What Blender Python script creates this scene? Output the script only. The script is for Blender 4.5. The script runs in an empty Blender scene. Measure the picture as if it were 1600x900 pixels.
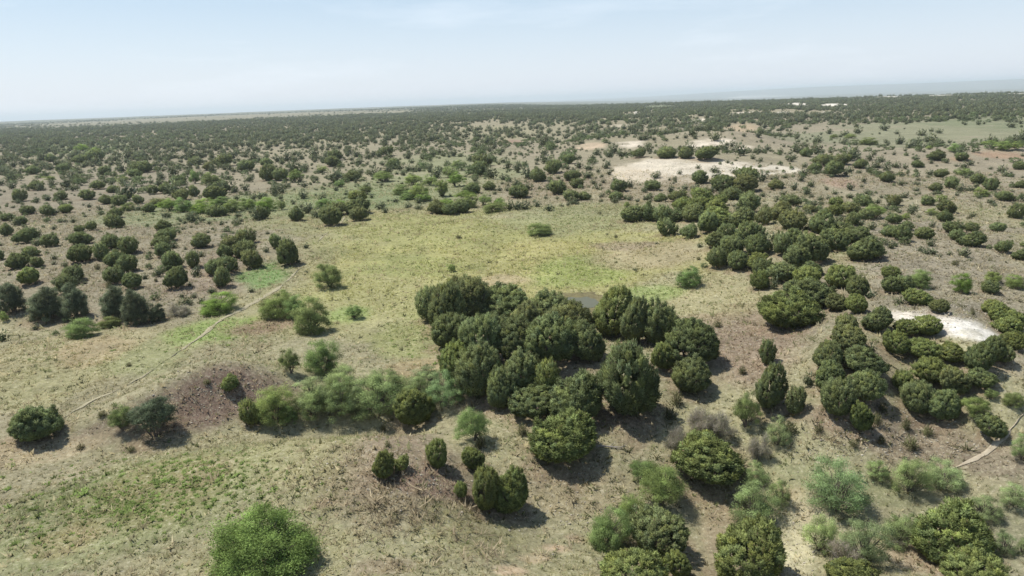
import bpy, math, random
import numpy as np
from mathutils import Matrix, Vector

# ------------------------------------------------------------------ camera, sky, sun, exposure
scene = bpy.context.scene
COL = scene.collection
R = math.radians
CAM_H, PITCH, ROLL, LENS = 22.0, R(15.4), R(2.15), 24.0
FPX = LENS / 36.0 * 1600.0

_f = np.array([0.0, math.cos(PITCH), -math.sin(PITCH)])
_r0 = np.array([1.0, 0.0, 0.0])
_u0 = np.cross(_r0, _f)
CAM_R = math.cos(ROLL) * _r0 - math.sin(ROLL) * _u0
CAM_U = math.sin(ROLL) * _r0 + math.cos(ROLL) * _u0
CAM_P = np.array([0.0, 0.0, CAM_H])
cam_data = bpy.data.cameras.new("camera")
cam_data.lens = LENS; cam_data.sensor_width = 36.0
cam_data.clip_start = 0.1; cam_data.clip_end = 80000.0
cam = bpy.data.objects.new("camera", cam_data); COL.objects.link(cam)
m = Matrix.Identity(4)
for i in range(3):
    m[i][0] = CAM_R[i]; m[i][1] = CAM_U[i]; m[i][2] = -_f[i]; m[i][3] = CAM_P[i]
cam.matrix_world = m
scene.camera = cam

SUN_AZ, SUN_EL = R(-70.0), R(63.0)          # clockwise from +Y (the view direction), height
world = bpy.data.worlds.new("World"); scene.world = world; world.use_nodes = True
wn = world.node_tree; wn.nodes.clear()
w_out = wn.nodes.new("ShaderNodeOutputWorld"); w_bg = wn.nodes.new("ShaderNodeBackground")
w_sky = wn.nodes.new("ShaderNodeTexSky"); w_sky.sky_type = 'NISHITA'; w_sky.sun_disc = False
w_sky.sun_elevation = SUN_EL; w_sky.sun_rotation = SUN_AZ
w_sky.altitude = 400.0; w_sky.air_density = 1.3; w_sky.dust_density = 1.2; w_sky.ozone_density = 1.6
# thin high cirrus, mixed very lightly over the blue
w_tc = wn.nodes.new("ShaderNodeTexCoord"); w_map = wn.nodes.new("ShaderNodeMapping")
w_map.inputs["Scale"].default_value = (1.5, 1.5, 9.0)
w_noise = wn.nodes.new("ShaderNodeTexNoise"); w_noise.inputs["Scale"].default_value = 1.6
w_noise.inputs["Detail"].default_value = 6.0; w_noise.inputs["Roughness"].default_value = 0.6
w_ramp = wn.nodes.new("ShaderNodeMapRange"); w_ramp.inputs["From Min"].default_value = 0.52
w_ramp.inputs["From Max"].default_value = 0.80; w_ramp.inputs["To Min"].default_value = 0.0; w_ramp.inputs["To Max"].default_value = 0.42
w_mix = wn.nodes.new("ShaderNodeMix"); w_mix.data_type = 'RGBA'
w_mix.inputs["B"].default_value = (9.2, 9.8, 10.5, 1.0)
w_pale = wn.nodes.new("ShaderNodeMix"); w_pale.data_type = 'RGBA'      # hazy milky air low in the sky
w_pale.inputs["B"].default_value = (9.2, 11.5, 14.4, 1.0)
w_low = wn.nodes.new("ShaderNodeMapRange"); w_low.inputs["From Min"].default_value = 0.0; w_low.inputs["From Max"].default_value = 0.13
w_band = wn.nodes.new("ShaderNodeMix"); w_band.data_type = 'RGBA'; w_band.inputs["A"].default_value = (7.95, 8.65, 9.8, 1.0); w_band.inputs["B"].default_value = (5.8, 7.2, 9.0, 1.0)
w_sep = wn.nodes.new("ShaderNodeSeparateXYZ"); w_el = wn.nodes.new("ShaderNodeMapRange"); w_el.interpolation_type = 'SMOOTHSTEP'   # thick towards the horizon, clear overhead
w_el.inputs["From Min"].default_value = 0.0; w_el.inputs["From Max"].default_value = 0.40; w_el.inputs["To Min"].default_value = 0.74; w_el.inputs["To Max"].default_value = 0.05
L = wn.links.new
L(w_tc.outputs["Generated"], w_map.inputs["Vector"]); L(w_map.outputs["Vector"], w_noise.inputs["Vector"])
L(w_noise.outputs["Fac"], w_ramp.inputs["Value"]); L(w_sky.outputs["Color"], w_pale.inputs["A"])
L(w_tc.outputs["Generated"], w_sep.inputs[0]); L(w_sep.outputs["Z"], w_el.inputs["Value"]); L(w_el.outputs["Result"], w_pale.inputs["Factor"])
L(w_sep.outputs["Z"], w_low.inputs["Value"]); L(w_low.outputs["Result"], w_band.inputs["Factor"]); L(w_band.outputs["Result"], w_pale.inputs["B"])
L(w_pale.outputs["Result"], w_mix.inputs["A"])
L(w_ramp.outputs["Result"], w_mix.inputs["Factor"]); L(w_mix.outputs["Result"], w_bg.inputs["Color"])
w_bg.inputs["Strength"].default_value = 0.098
L(w_bg.outputs["Background"], w_out.inputs["Surface"])

sun_data = bpy.data.lights.new("sun", 'SUN'); sun_data.energy = 4.4; sun_data.angle = R(0.53)
sun_data.color = (1.0, 0.955, 0.88)
sun = bpy.data.objects.new("sun", sun_data); COL.objects.link(sun)
sd = Vector((math.sin(SUN_AZ) * math.cos(SUN_EL), math.cos(SUN_AZ) * math.cos(SUN_EL), math.sin(SUN_EL)))
sun.rotation_euler = sd.to_track_quat('Z', 'Y').to_euler()
sun.location = (0, 0, 60)
scene.view_settings.view_transform = 'Standard'; scene.view_settings.look = 'None'
scene.view_settings.exposure = 0.25; scene.view_settings.gamma = 1.0
scene.view_settings.use_curve_mapping = False
scene.render.engine = 'CYCLES'
scene.cycles.max_bounces = 6; scene.cycles.diffuse_bounces = 3; scene.cycles.transmission_bounces = 4
scene.cycles.volume_bounces = 1

HAZE = 1.15e-4
rng = np.random.default_rng(7)

# ------------------------------------------------------------------ numpy noise
def _hash(ix, iy, s):
    h = (ix.astype(np.int64) * 374761393 + iy.astype(np.int64) * 668265263 + s * 974634353) & 0x7fffffff
    h = ((h ^ (h >> 13)) * 1274126177) & 0x7fffffff
    return ((h ^ (h >> 16)) & 0xffff) / 65535.0
def vnoise(x, y, s=0):
    ix = np.floor(x); iy = np.floor(y); fx = x - ix; fy = y - iy
    fx = fx * fx * (3 - 2 * fx); fy = fy * fy * (3 - 2 * fy)
    a = _hash(ix, iy, s); b = _hash(ix + 1, iy, s); c = _hash(ix, iy + 1, s); d = _hash(ix + 1, iy + 1, s)
    return (a + (b - a) * fx) * (1 - fy) + (c + (d - c) * fx) * fy
def fbm(x, y, wave, s=0, oct=4, gain=0.5):
    t = 0.0; a = 1.0; tot = 0.0
    for o in range(oct):
        t = t + a * vnoise(x / wave + 17.3 * o, y / wave - 9.1 * o, s + o); tot += a; a *= gain; wave *= 0.47
    return t / tot
def sstep(a, b, x):
    t = np.clip((x - a) / (b - a), 0, 1); return t * t * (3 - 2 * t)

# ------------------------------------------------------------------ picture point -> ray -> ground
def ray(px, py):
    px = np.asarray(px, float); py = np.asarray(py, float)
    d = _f[None] * FPX + (px - 800.0)[:, None] * CAM_R[None] + (450.0 - py)[:, None] * CAM_U[None]
    return d / np.linalg.norm(d, axis=1)[:, None]
def flat(px, py, z=0.0):
    d = ray([px], [py])[0]; t = (z - CAM_H) / min(d[2], -1e-4)
    return CAM_P[0] + d[0] * t, CAM_P[1] + d[1] * t

# terrain swells and hollows: (px, py, radius across, radius along, height, turn in degrees)
SWELLS = []
for (px, py, sx, sy, hh, rot) in [
    (345, 610, 5.5, 3.2, 2.7, 12), (215, 640, 5.0, 2.4, .7, 20),
    (560, 638, 9.0, 3.4, -2.4, 4), (200, 690, 8.0, 2.5, -.6, 8),
    (560, 725, 8.0, 4.5, 1.9, 0), (640, 770, 4.0, 4.0, .9, 0),
    (1000, 760, 17., 9.0, -2.4, -8), (1400, 780, 14., 7.0, -2.0, 0),
    (900, 560, 16., 7.5, 1.2, -6), (780, 400, 34., 26., -.5, 0), (905, 477, 7., 3.2, -.8, 0),
    (1330, 600, 5.0, 12., 2.3, -30), (1500, 600, 6.0, 11., 2.8, -25), (1430, 640, 3., 9., -1.6, -25),
    (1250, 400, 14., 40., 2.2, -14), (1480, 430, 26., 30., 1.5, 0), (1600, 500, 12., 14., 1.0, 0),
    (200, 400, 40., 26., 1.6, 0), (60, 505, 16., 5., -.8, 5),
    (1060, 258, 34., 30., 3.0, 0), (1090, 226, 45., 30., 4.5, 0), (930, 229, 22., 20., 2.5, 0),
    (1570, 244, 60., 20., 3.5, 0), (1320, 287, 16., 12., 1.8, 0),
]:
    x0, y0 = flat(px, py); SWELLS.append((x0, y0, sx, sy, hh, R(rot)))

# low bluffs whose bare faces look towards the camera
for (px, py, hw) in [(1090,189,22),(1040,206,36),(965,197,26),(1162,176,26),(1222,177,24),(1240,165,28),(1300,166,20),(1390,152,22),(1470,149,26),(1592,147,14),(993,180,6),(1085,226,48),(985,227,24),(1165,231,26)]:
    x0, y0 = flat(px, py); rr_ = math.hypot(x0, y0); SWELLS.append((x0 * 1.05, y0 * 1.05, max(hw * rr_ / FPX, 12), .05 * rr_, min(.0065 * rr_, 8) if py > 182 else 2.2, 0.0))
def height(X, Y):
    X = np.asarray(X, float); Y = np.asarray(Y, float)
    r = np.hypot(X, Y); az = np.degrees(np.arctan2(X, Y))
    z = (fbm(X, Y, 55.0, 3, 3) - .5) * 1.1 * sstep(15, 60, r)
    z += (fbm(X, Y, 9.0, 11, 3) - .5) * .55
    z += (np.abs(fbm(X, Y, 22.0, 15, 3) - .5) - .12) * 2.0 * sstep(2, 22, X - .1 * Y) * sstep(400, 150, r)    # eroded gullies on the right
    z += (fbm(X, Y, 1.7, 21, 3) - .5) * .26 * sstep(260, 80, r)
    z += (fbm(X, Y, .65, 27, 2) - .5) * .10 * sstep(110, 50, r)
    z += (fbm(X, Y, 420.0, 31, 3) - .5) * 6.5 * sstep(180, 800, r)
    z += (fbm(X, Y, 2600.0, 41, 4) - .5) * 24.0 * sstep(1200, 4500, r)
    for (x0, y0, sx, sy, hh, ro) in SWELLS:
        near = (np.abs(X - x0) < 3.2 * max(sx, sy)) & (np.abs(Y - y0) < 3.2 * max(sx, sy))
        if not near.any(): continue
        dx = X[near] - x0; dy = Y[near] - y0
        u = (dx * math.cos(ro) + dy * math.sin(ro)) / sx; v = (-dx * math.sin(ro) + dy * math.cos(ro)) / sy
        z[near] += hh * np.exp(-(u * u + v * v))
    side = sstep(-3, 20, az)
    z += -75.0 * sstep(1500, 4200, r) * side * sstep(100, 70, az)
    z += 150.0 * sstep(12500, 17500, r) * sstep(4, 26, az) * sstep(110, 80, az) * (.62 + .5 * fbm(X, Y, 5200., 51, 3))
    z += -60.0 * sstep(7000, 16000, r) * (1 - side)
    return z

_ts = np.geomspace(14.0, 30000.0, 900)
def ground_at(px, py):
    """Where the sight line through a picture point meets the ground: X, Y, Z, distance."""
    d = ray(px, py); n = len(d)
    P = CAM_P[None, None] + d[:, None, :] * _ts[None, :, None]
    g = P[..., 2] - height(P[..., 0], P[..., 1])
    hit = g < 0; k = np.where(hit.any(1), hit.argmax(1), len(_ts) - 1); k = np.maximum(k, 1)
    i = np.arange(n); g0 = g[i, k - 1]; g1 = g[i, k]
    f = np.clip(g0 / np.where(np.abs(g0 - g1) < 1e-9, 1, g0 - g1), 0, 1)
    t = _ts[k - 1] + (_ts[k] - _ts[k - 1]) * f
    q = CAM_P[None] + d * t[:, None]
    return q[:, 0], q[:, 1], height(q[:, 0], q[:, 1]), t

def ground_quick(px, py):
    d = ray(px, py); z = np.zeros(len(d))
    for _ in range(3):
        t = (z - CAM_H) / np.minimum(d[:, 2], -1e-3); X = d[:, 0] * t; Y = d[:, 1] * t; z = .5 * z + .5 * height(X, Y)
    return X, Y

# ------------------------------------------------------------------ mesh and material helpers
def tri_mesh(name, V, F, col=None, smooth=False, nrm=None):
    V = np.ascontiguousarray(V, np.float32); F = np.ascontiguousarray(F, np.int32)
    k = F.shape[1]
    me = bpy.data.meshes.new(name)
    me.vertices.add(len(V)); me.vertices.foreach_set("co", V.ravel())
    me.loops.add(F.size); me.loops.foreach_set("vertex_index", F.ravel())
    me.polygons.add(len(F)); me.polygons.foreach_set("loop_start", np.arange(len(F), dtype=np.int32) * k)
    if smooth or nrm is not None: me.polygons.foreach_set("use_smooth", np.ones(len(F), bool))
    if col is not None:
        a = me.color_attributes.new("Col", 'FLOAT_COLOR', 'POINT')
        c = np.ones((len(V), 4), np.float32); c[:, :3] = col
        a.data.foreach_set("color", c.ravel())
    me.update(calc_edges=True)
    if nrm is not None:
        a = me.attributes.new("custom_normal", 'FLOAT_VECTOR', 'POINT')
        a.data.foreach_set("vector", np.ascontiguousarray(nrm, np.float32).ravel())
    return me
def link(name, data, parent=None):
    o = bpy.data.objects.new(name, data); COL.objects.link(o)
    if parent is not None: o.parent = parent
    return o
def tag(o, label=None, cat=None, group=None, kind=None):
    if label: o["label"] = label
    if cat: o["category"] = cat
    if group: o["group"] = group
    if kind: o["kind"] = kind
    return o
def srgb(r, g, b):
    c = np.array([r, g, b], float) / 255.0
    return np.where(c <= .04045, c / 12.92, ((c + .055) / 1.055) ** 2.4)

def leaf_material(name, translucent, tint=(1, 1, 1), spread=.35):
    mt = bpy.data.materials.new(name); mt.use_nodes = True; n = mt.node_tree.nodes; l = mt.node_tree.links.new; n.clear()
    out = n.new("ShaderNodeOutputMaterial"); at = n.new("ShaderNodeAttribute"); at.attribute_name = "Col"
    oi = n.new("ShaderNodeObjectInfo")
    mul = n.new("ShaderNodeMix"); mul.data_type = 'RGBA'; mul.blend_type = 'MULTIPLY'; mul.inputs["Factor"].default_value = 1.0
    hsv = n.new("ShaderNodeHueSaturation")
    mr = n.new("ShaderNodeMapRange"); mr.inputs["To Min"].default_value = 1 - spread; mr.inputs["To Max"].default_value = 1 + spread
    mh = n.new("ShaderNodeMapRange"); mh.inputs["To Min"].default_value = .493; mh.inputs["To Max"].default_value = .510
    md = n.new("ShaderNodeMath"); md.operation = 'FRACT'; m7 = n.new("ShaderNodeMath"); m7.operation = 'MULTIPLY'; m7.inputs[1].default_value = 7.31
    l(oi.outputs["Random"], mr.inputs["Value"]); l(oi.outputs["Random"], m7.inputs[0]); l(m7.outputs[0], md.inputs[0]); l(md.outputs[0], mh.inputs["Value"])
    l(at.outputs["Color"], mul.inputs["A"]); l(oi.outputs["Color"], mul.inputs["B"])
    l(mul.outputs["Result"], hsv.inputs["Color"]); l(mr.outputs["Result"], hsv.inputs["Value"]); l(mh.outputs["Result"], hsv.inputs["Hue"])
    df = n.new("ShaderNodeBsdfDiffuse"); tr = n.new("ShaderNodeBsdfTranslucent"); mx = n.new("ShaderNodeMixShader")
    mx.inputs["Fac"].default_value = translucent
    l(hsv.outputs["Color"], df.inputs["Color"]); l(hsv.outputs["Color"], tr.inputs["Color"])
    l(df.outputs["BSDF"], mx.inputs[1]); l(tr.outputs["BSDF"], mx.inputs[2]); l(mx.outputs["Shader"], out.inputs["Surface"])
    return mt
def bark_material(name, c0, c1):
    mt = bpy.data.materials.new(name); mt.use_nodes = True; n = mt.node_tree.nodes; l = mt.node_tree.links.new
    b = n["Principled BSDF"]; b.inputs["Roughness"].default_value = .95
    tc = n.new("ShaderNodeTexCoord"); nz = n.new("ShaderNodeTexNoise"); nz.inputs["Scale"].default_value = 14; nz.inputs["Detail"].default_value = 5
    cr = n.new("ShaderNodeMix"); cr.data_type = 'RGBA'
    cr.inputs["A"].default_value = (*c0, 1); cr.inputs["B"].default_value = (*c1, 1)
    l(tc.outputs["Object"], nz.inputs["Vector"]); l(nz.outputs["Fac"], cr.inputs["Factor"]); l(cr.outputs["Result"], b.inputs["Base Color"])
    return mt
MAT_J = leaf_material("juniper_foliage", .34, spread=.12)
MAT_M = leaf_material("mesquite_foliage", .46, spread=.12)
MAT_G = leaf_material("grass_blades", .46, spread=0.0)
MAT_BARK = bark_material("grey_brown_bark", (.06, .045, .035), (.17, .14, .115))
MAT_DEAD = bark_material("weathered_grey_twigs", (.15, .135, .12), (.34, .31, .28))

# ------------------------------------------------------------------ survey of the plants seen in the photograph
# Each block: origin and enlargement of the view it was read from, then boxes (x0, y0, x1, y1) per kind.
# j juniper, y yellower juniper, m bright mesquite, d dull grey-green mesquite, o dark blue-green tree, g leafless brush, s low shrub
SURVEY = []
def block(ox, oy, k, **kinds):
    for kd, boxes in kinds.items():
        for b in boxes:
            SURVEY.append([ox + b[0] / k, oy + b[1] / k, ox + b[2] / k, oy + b[3] / k, kd])
# central thicket and its surroundings
block(640, 420, 5, j=[(90,120,260,420),(170,180,420,500),(300,130,610,420),(190,400,450,630),(550,210,900,420),(590,380,800,560),
    (440,440,700,760),(800,300,1000,520),(960,220,1260,480),(1100,320,1390,560),(720,450,960,720),(930,440,1280,760),(1280,470,1510,720),
    (430,640,700,1000),(620,720,810,1100),(780,680,1010,960),(820,1000,1110,1160)], y=[(270,640,460,890),(980,760,1150,1000)])
block(900, 420, 5, y=[(110,220,430,540),(590,600,800,800)], j=[(330,230,560,590),(520,280,770,600),(680,450,1110,770),(760,720,1040,970),(160,600,680,1190)],
    s=[(1260,750,1340,830),(1060,400,1150,460)])
block(640, 560, 5, j=[(1140,190,1460,510)], y=[(925,385,1480,815),(130,640,320,870),(410,700,590,880)], s=[(830,500,935,605),(510,270,560,320),(510,600,610,710)],
    m=[(350,420,640,670),(320,150,490,300)])
block(560, 680, 5, y=[(110,130,290,350),(280,160,410,280),(880,250,1120,600),(1050,280,1330,610),(750,310,860,500)])
# left slope, rows at 4x
block(0, 300, 4, j=[(75,-30,180,60),(200,20,260,70),(120,85,230,140),(255,70,360,148),(335,0,430,50),(360,50,435,92),(490,-10,610,48),(525,62,590,98),
    (600,75,650,115),(620,10,715,75),(700,30,800,85),(825,10,905,78),(840,75,900,118),(890,75,975,125),(930,45,1015,95),(0,130,100,180),(90,140,185,208),(0,178,95,275),
    (430,145,490,195),(455,205,540,252),(530,172,618,242),(675,100,770,165),(675,140,780,230),(1005,112,1080,162),(1170,120,1250,192),(1450,160,1520,205),
    (975,170,1075,240),(985,235,1105,308),(960,280,1065,350),(975,320,1075,410),(1190,258,1325,350),(95,230,240,322),(200,222,275,290),(250,245,383,345),
    (418,250,480,305),(450,262,585,330),(635,268,765,360),(745,285,868,385),(415,320,600,445),(590,322,685,425),(-60,340,38,430),(38,382,190,480),(135,355,250,410),
    (190,395,290,470),(670,368,800,470),(740,395,865,500),(395,460,530,560),(358,515,485,640),(648,468,780,575),(762,505,905,605),
    (1032,378,1145,480),(1162,360,1262,475),(1030,465,1182,605),(1390,280,1490,350),(1470,245,1598,330),(1360,335,1465,420),(1465,318,1595,410),(1290,430,1400,520),
    (1360,410,1480,510),(1345,480,1440,595),(1525,370,1640,475),(1305,100,1420,155),(1400,95,1480,135),(1570,100,1640,180),(1265,0,1415,50),(1455,5,1505,55),(1560,10,1610,50)],
    y=[(365,92,470,130),(1195,465,1265,528),(958,460,1030,530),(120,475,265,580)], s=[(655,545,705,600),(960,530,990,562),(585,440,635,488)],
    o=[(0,545,185,760),(180,600,425,805),(400,580,560,790),(640,600,830,800),(760,620,950,835),(935,710,1040,810)], g=[(1040,690,1180,780)],
    m=[(1225,640,1490,765),(400,800,620,915),(1000,50,1120,120),(1100,45,1230,125),(1200,60,1340,135),(1330,40,1430,90),(1400,60,1500,130),(1500,50,1610,110),(0,740,60,810)],
    d=[(620,790,760,850),(740,75,840,120)])
block(400, 300, 4, j=[(0,95,85,172),(0,0,60,45),(90,-20,140,25),(262,-25,335,45),(385,0,452,55),(210,90,300,182),(285,70,365,135),(345,105,412,165),(400,110,545,215),(430,90,555,150),
    (560,55,700,140),(595,102,700,180),(740,65,820,110),(785,90,832,133),(920,60,985,102),(980,70,1050,112),(1080,60,1190,135),(1165,85,1260,143),(1220,60,1340,130),(1140,-15,1180,30),
    (1555,45,1620,115),(85,270,170,355),(165,278,243,340),(138,322,275,462)], y=[(590,15,690,60)],
    d=[(120,55,200,115),(1420,75,1560,130),(370,450,565,605),(245,700,450,895)], m=[(0,50,120,125),(280,60,380,110),(380,50,480,100),(470,60,570,120),(1190,450,1260,503),
    (20,660,250,795),(180,670,320,800),(555,710,680,795),(1380,20,1480,85),(1480,50,1560,110),(1000,10,1090,60),(900,0,1000,50),(1250,0,1380,50)], s=[(1240,265,1290,292)])
block(800, 300, 4, j=[(-20,0,100,38),(125,45,190,95),(190,70,268,120),(0,60,60,115),(40,60,120,110),(325,0,420,55),(410,0,495,50),(345,50,425,80),(290,72,330,95),(535,0,590,35),(540,38,575,62),
    (600,0,690,50),(705,12,762,55),(810,12,885,52),(885,10,972,62),(680,110,830,190),(805,75,900,185),(885,90,1000,188),(940,110,1065,188),(905,172,1028,278),
    (1045,200,1170,290),(1150,140,1300,260),(1060,90,1200,185),(1310,0,1440,50),(1410,10,1540,130),(1280,210,1400,290),(1350,110,1500,220),(1380,200,1560,330),(1210,260,1350,350),
    (1300,290,1450,400),(1450,280,1600,400),(1220,350,1345,478),(1495,430,1640,530),(1520,100,1620,210),(1340,380,1480,490)],
    y=[(980,20,1090,60),(1010,40,1130,120),(1100,50,1250,130),(1200,80,1350,140),(1120,10,1250,60),(1230,30,1345,90),(1200,120,1400,230),(1460,390,1600,490),(1495,500,1610,612)],
    m=[(695,60,740,95),(1010,480,1190,600)], d=[(95,195,260,272)], s=[(530,118,562,138),(635,262,662,288),(1150,400,1180,425)])
block(1200, 300, 4, j=[(0,70,150,180),(80,40,200,90),(60,-10,125,25),(30,20,85,52),(210,65,290,112),(70,130,240,240),(245,125,415,262),(220,90,300,130),(480,0,545,40),(460,70,575,135),
    (550,10,590,38),(540,50,650,88),(565,110,660,178),(480,130,570,210),(405,145,480,200),(540,165,610,220),(610,175,685,240),(740,12,835,88),(815,0,885,40),(872,62,952,115),
    (950,15,1040,85),(1050,50,1190,135),(1055,110,1150,190),(1295,0,1345,42),(1355,38,1435,72),(1420,0,1540,55),(1490,55,1620,165),(735,135,840,200),(820,180,910,240),(700,210,810,280),
    (780,205,895,305),(905,215,1045,300),(980,285,1048,340),(735,290,800,355),(1085,185,1220,260),(1120,230,1230,305),(1215,190,1325,250),(1190,250,1350,342),(1375,182,1490,250),
    (1405,285,1528,380),(1515,345,1640,425),(925,330,975,375),(950,335,1030,392),(-30,230,50,380),(30,260,150,400),(100,240,250,360),(180,270,370,450),(110,340,260,480),(330,240,510,375),
    (400,200,520,260),(500,285,700,435),(470,240,650,330),(600,330,730,410),(200,455,340,530),(90,560,240,650),(150,560,400,712),(480,530,630,660),(600,600,680,670),
    (580,715,775,870),(700,530,840,635),(790,520,905,630),(1320,550,1445,635),(1000,665,1140,760),(0,450,180,560),(0,520,70,610)],
    y=[(350,80,470,150),(370,50,470,90),(705,180,770,220),(150,480,330,600),(350,470,540,600),(-40,640,300,850),(360,640,500,740),(480,645,620,765),(405,775,570,910),(700,465,825,540),
    (785,645,860,705),(850,620,1020,715),(1320,670,1470,770),(1360,700,1520,820),(1430,730,1600,860),(1400,780,1600,900),(770,800,930,900),(900,780,1095,900)],
    m=[(590,85,740,170),(980,100,1060,150),(830,130,890,175),(870,490,1035,605),(1140,490,1280,640),(1340,500,1470,570),(1465,505,1620,605)], d=[(1035,15,1130,80),(1570,295,1620,345)],
    s=[(1235,140,1280,168),(1140,415,1200,462),(1260,720,1300,770)])
block(0, 500, 4, j=[(70,510,410,760)], y=[(1385,335,1500,440),(1520,505,1640,655)], o=[(820,470,1130,750)], d=[(690,540,860,700)], s=[(1265,360,1325,405),(600,560,680,610),(470,765,540,810),(780,780,860,830),(780,260,830,292)])
block(400, 500, 4, m=[(290,140,555,350),(0,460,250,650),(150,540,260,640),(300,470,430,620),(430,340,620,480),(440,440,620,610),(700,330,920,480),(650,430,870,620),(1090,380,1250,540),(930,390,1100,520)],
    d=[(270,400,470,560),(150,180,290,340),(590,460,700,610),(700,480,860,630),(980,310,1160,400)], y=[(870,470,1085,670)], s=[(800,755,850,800),(770,655,820,695)])
block(800, 500, 4, s=[(980,430,1075,540),(940,540,1030,630)], g=[(960,640,1100,840),(1080,540,1260,720),(1220,540,1400,740),(1470,650,1620,880)], d=[(1380,450,1540,690)], y=[(1010,750,1440,1010)])
block(1200, 500, 4, j=[(-65,70,50,280),(-110,270,110,570),(110,360,240,590),(480,180,720,350),(500,330,720,510),(270,140,470,320),(210,300,290,420),(290,270,480,440),(330,380,540,610),(600,130,680,210),
    (1230,130,1410,340),(1320,90,1480,270),(1400,150,1540,270),(1310,600,1490,740),(1060,290,1260,480),(830,390,1040,590),(980,430,1200,640),(1240,310,1420,420)],
    y=[(405,0,580,80),(410,50,600,200),(500,515,640,705),(720,80,880,220),(870,130,1080,250),(1050,150,1240,270),(900,240,1130,400),(770,310,900,440),(1450,70,1620,190)],
    m=[(1200,470,1390,640),(1510,670,1660,890)], d=[(1340,430,1440,500),(1450,440,1600,540),(-20,620,130,790)],
    s=[(640,560,720,660),(680,500,750,580),(820,590,900,690),(950,640,1040,730),(830,700,950,820),(675,710,740,780),(500,735,570,800),(280,640,350,710),(60,610,190,720)])
block(1200, 675, 4, m=[(240,220,610,520),(600,170,760,300),(760,160,1010,400),(0,290,140,460),(-240,340,60,600),(210,540,430,760),(700,500,950,720)],
    d=[(960,200,1230,370),(430,540,740,860),(1230,380,1470,560),(1440,300,1640,490),(1390,580,1540,780),(1540,640,1640,770)],
    g=[(370,660,600,880),(730,640,860,735)], y=[(900,440,1400,840),(1080,745,1470,1010),(330,830,660,1000)])
block(800, 675, 4, m=[(740,190,920,300),(790,240,1090,480),(660,420,840,600),(465,510,720,730),(1450,210,1600,330)], j=[(705,490,1130,800)], y=[(960,750,1120,920),(550,740,980,1060),(1260,600,1700,960)], d=[(975,760,1050,830)])
block(400, 675, 4, m=[(-320,460,430,930)])
# far rows at 4x
block(0, 100, 4, j=[(20,568,90,612),(275,560,370,612),(180,570,250,630),(0,620,70,700),(30,660,110,740),(155,635,260,690),(275,615,350,665),(345,615,440,680),(80,750,180,850),(180,720,285,790),
    (255,665,330,700),(440,670,500,712),(500,615,550,650),(555,612,600,645),(470,655,530,690),(460,580,550,620),(530,565,650,608),(615,630,698,692),(605,600,645,630),(680,578,725,605),(790,600,870,660),
    (800,660,890,712),(840,630,955,680),(700,670,742,705),(845,550,905,580),(920,565,960,602),(980,585,1010,622),(985,640,1010,662),(1015,570,1080,608),(1090,605,1140,655),(1115,555,1165,595),
    (1150,625,1195,665),(1175,585,1270,630),(1215,535,1280,575),(1220,625,1255,660),(1265,610,1350,665),(1345,575,1460,640),(1410,620,1465,668),(1470,575,1515,610),(1480,620,1600,668),
    (1060,690,1170,760),(960,715,1030,765),(920,750,1000,815),(1000,745,1095,808),(1090,785,1185,855),(1175,755,1255,830),(1330,740,1420,790),(1440,750,1500,808),(1500,735,1570,795),(1520,680,1600,740),
    (560,720,670,785),(660,760,750,805),(335,800,430,850),(420,740,500,795)], m=[(1180,655,1260,750),(275,700,360,735),(470,500,560,545),(560,520,640,560)], d=[(720,690,810,745),(1275,690,1390,755)])
block(400, 100, 4, j=[(20,585,110,640),(110,570,165,615),(155,550,235,610),(330,550,405,608),(265,548,300,600),(415,540,455,580),(440,585,530,640),(455,545,540,605),(540,520,575,550),(555,550,590,580),
    (600,590,675,630),(575,580,620,605),(670,550,735,598),(730,542,770,570),(770,530,860,575),(815,555,870,590),(770,605,812,635),(820,600,905,655),(780,640,860,685),(625,655,680,690),(550,680,660,730),
    (690,665,770,700),(895,668,945,698),(990,625,1052,672),(1030,552,1078,592),(1080,540,1125,568),(930,540,980,578),(1065,630,1110,680),(1090,650,1170,715),(1310,565,1365,610),(1360,580,1470,640),
    (1350,620,1450,690),(1430,640,1510,720),(1515,680,1580,728),(1515,590,1570,620),(1550,600,1600,660),(1415,735,1500,788),(1305,750,1400,810),(1500,760,1545,795),(1550,760,1595,795),(1345,695,1395,735),
    (1390,510,1450,555),(1175,595,1210,625),(260,775,335,850),(385,800,455,858),(85,740,155,820),(30,640,130,730),(110,660,200,730),(150,735,215,780)],
    m=[(735,680,860,740),(920,690,1050,760),(960,760,1080,850),(1120,740,1210,830),(1200,690,1300,770),(200,660,300,740),(490,720,560,770),(1360,800,1520,890),(1130,850,1240,900),(1280,830,1380,900),(1050,700,1130,760)],
    d=[(1170,640,1260,710),(1220,600,1310,650),(380,630,450,680),(860,760,960,820),(640,760,740,820)])
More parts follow.
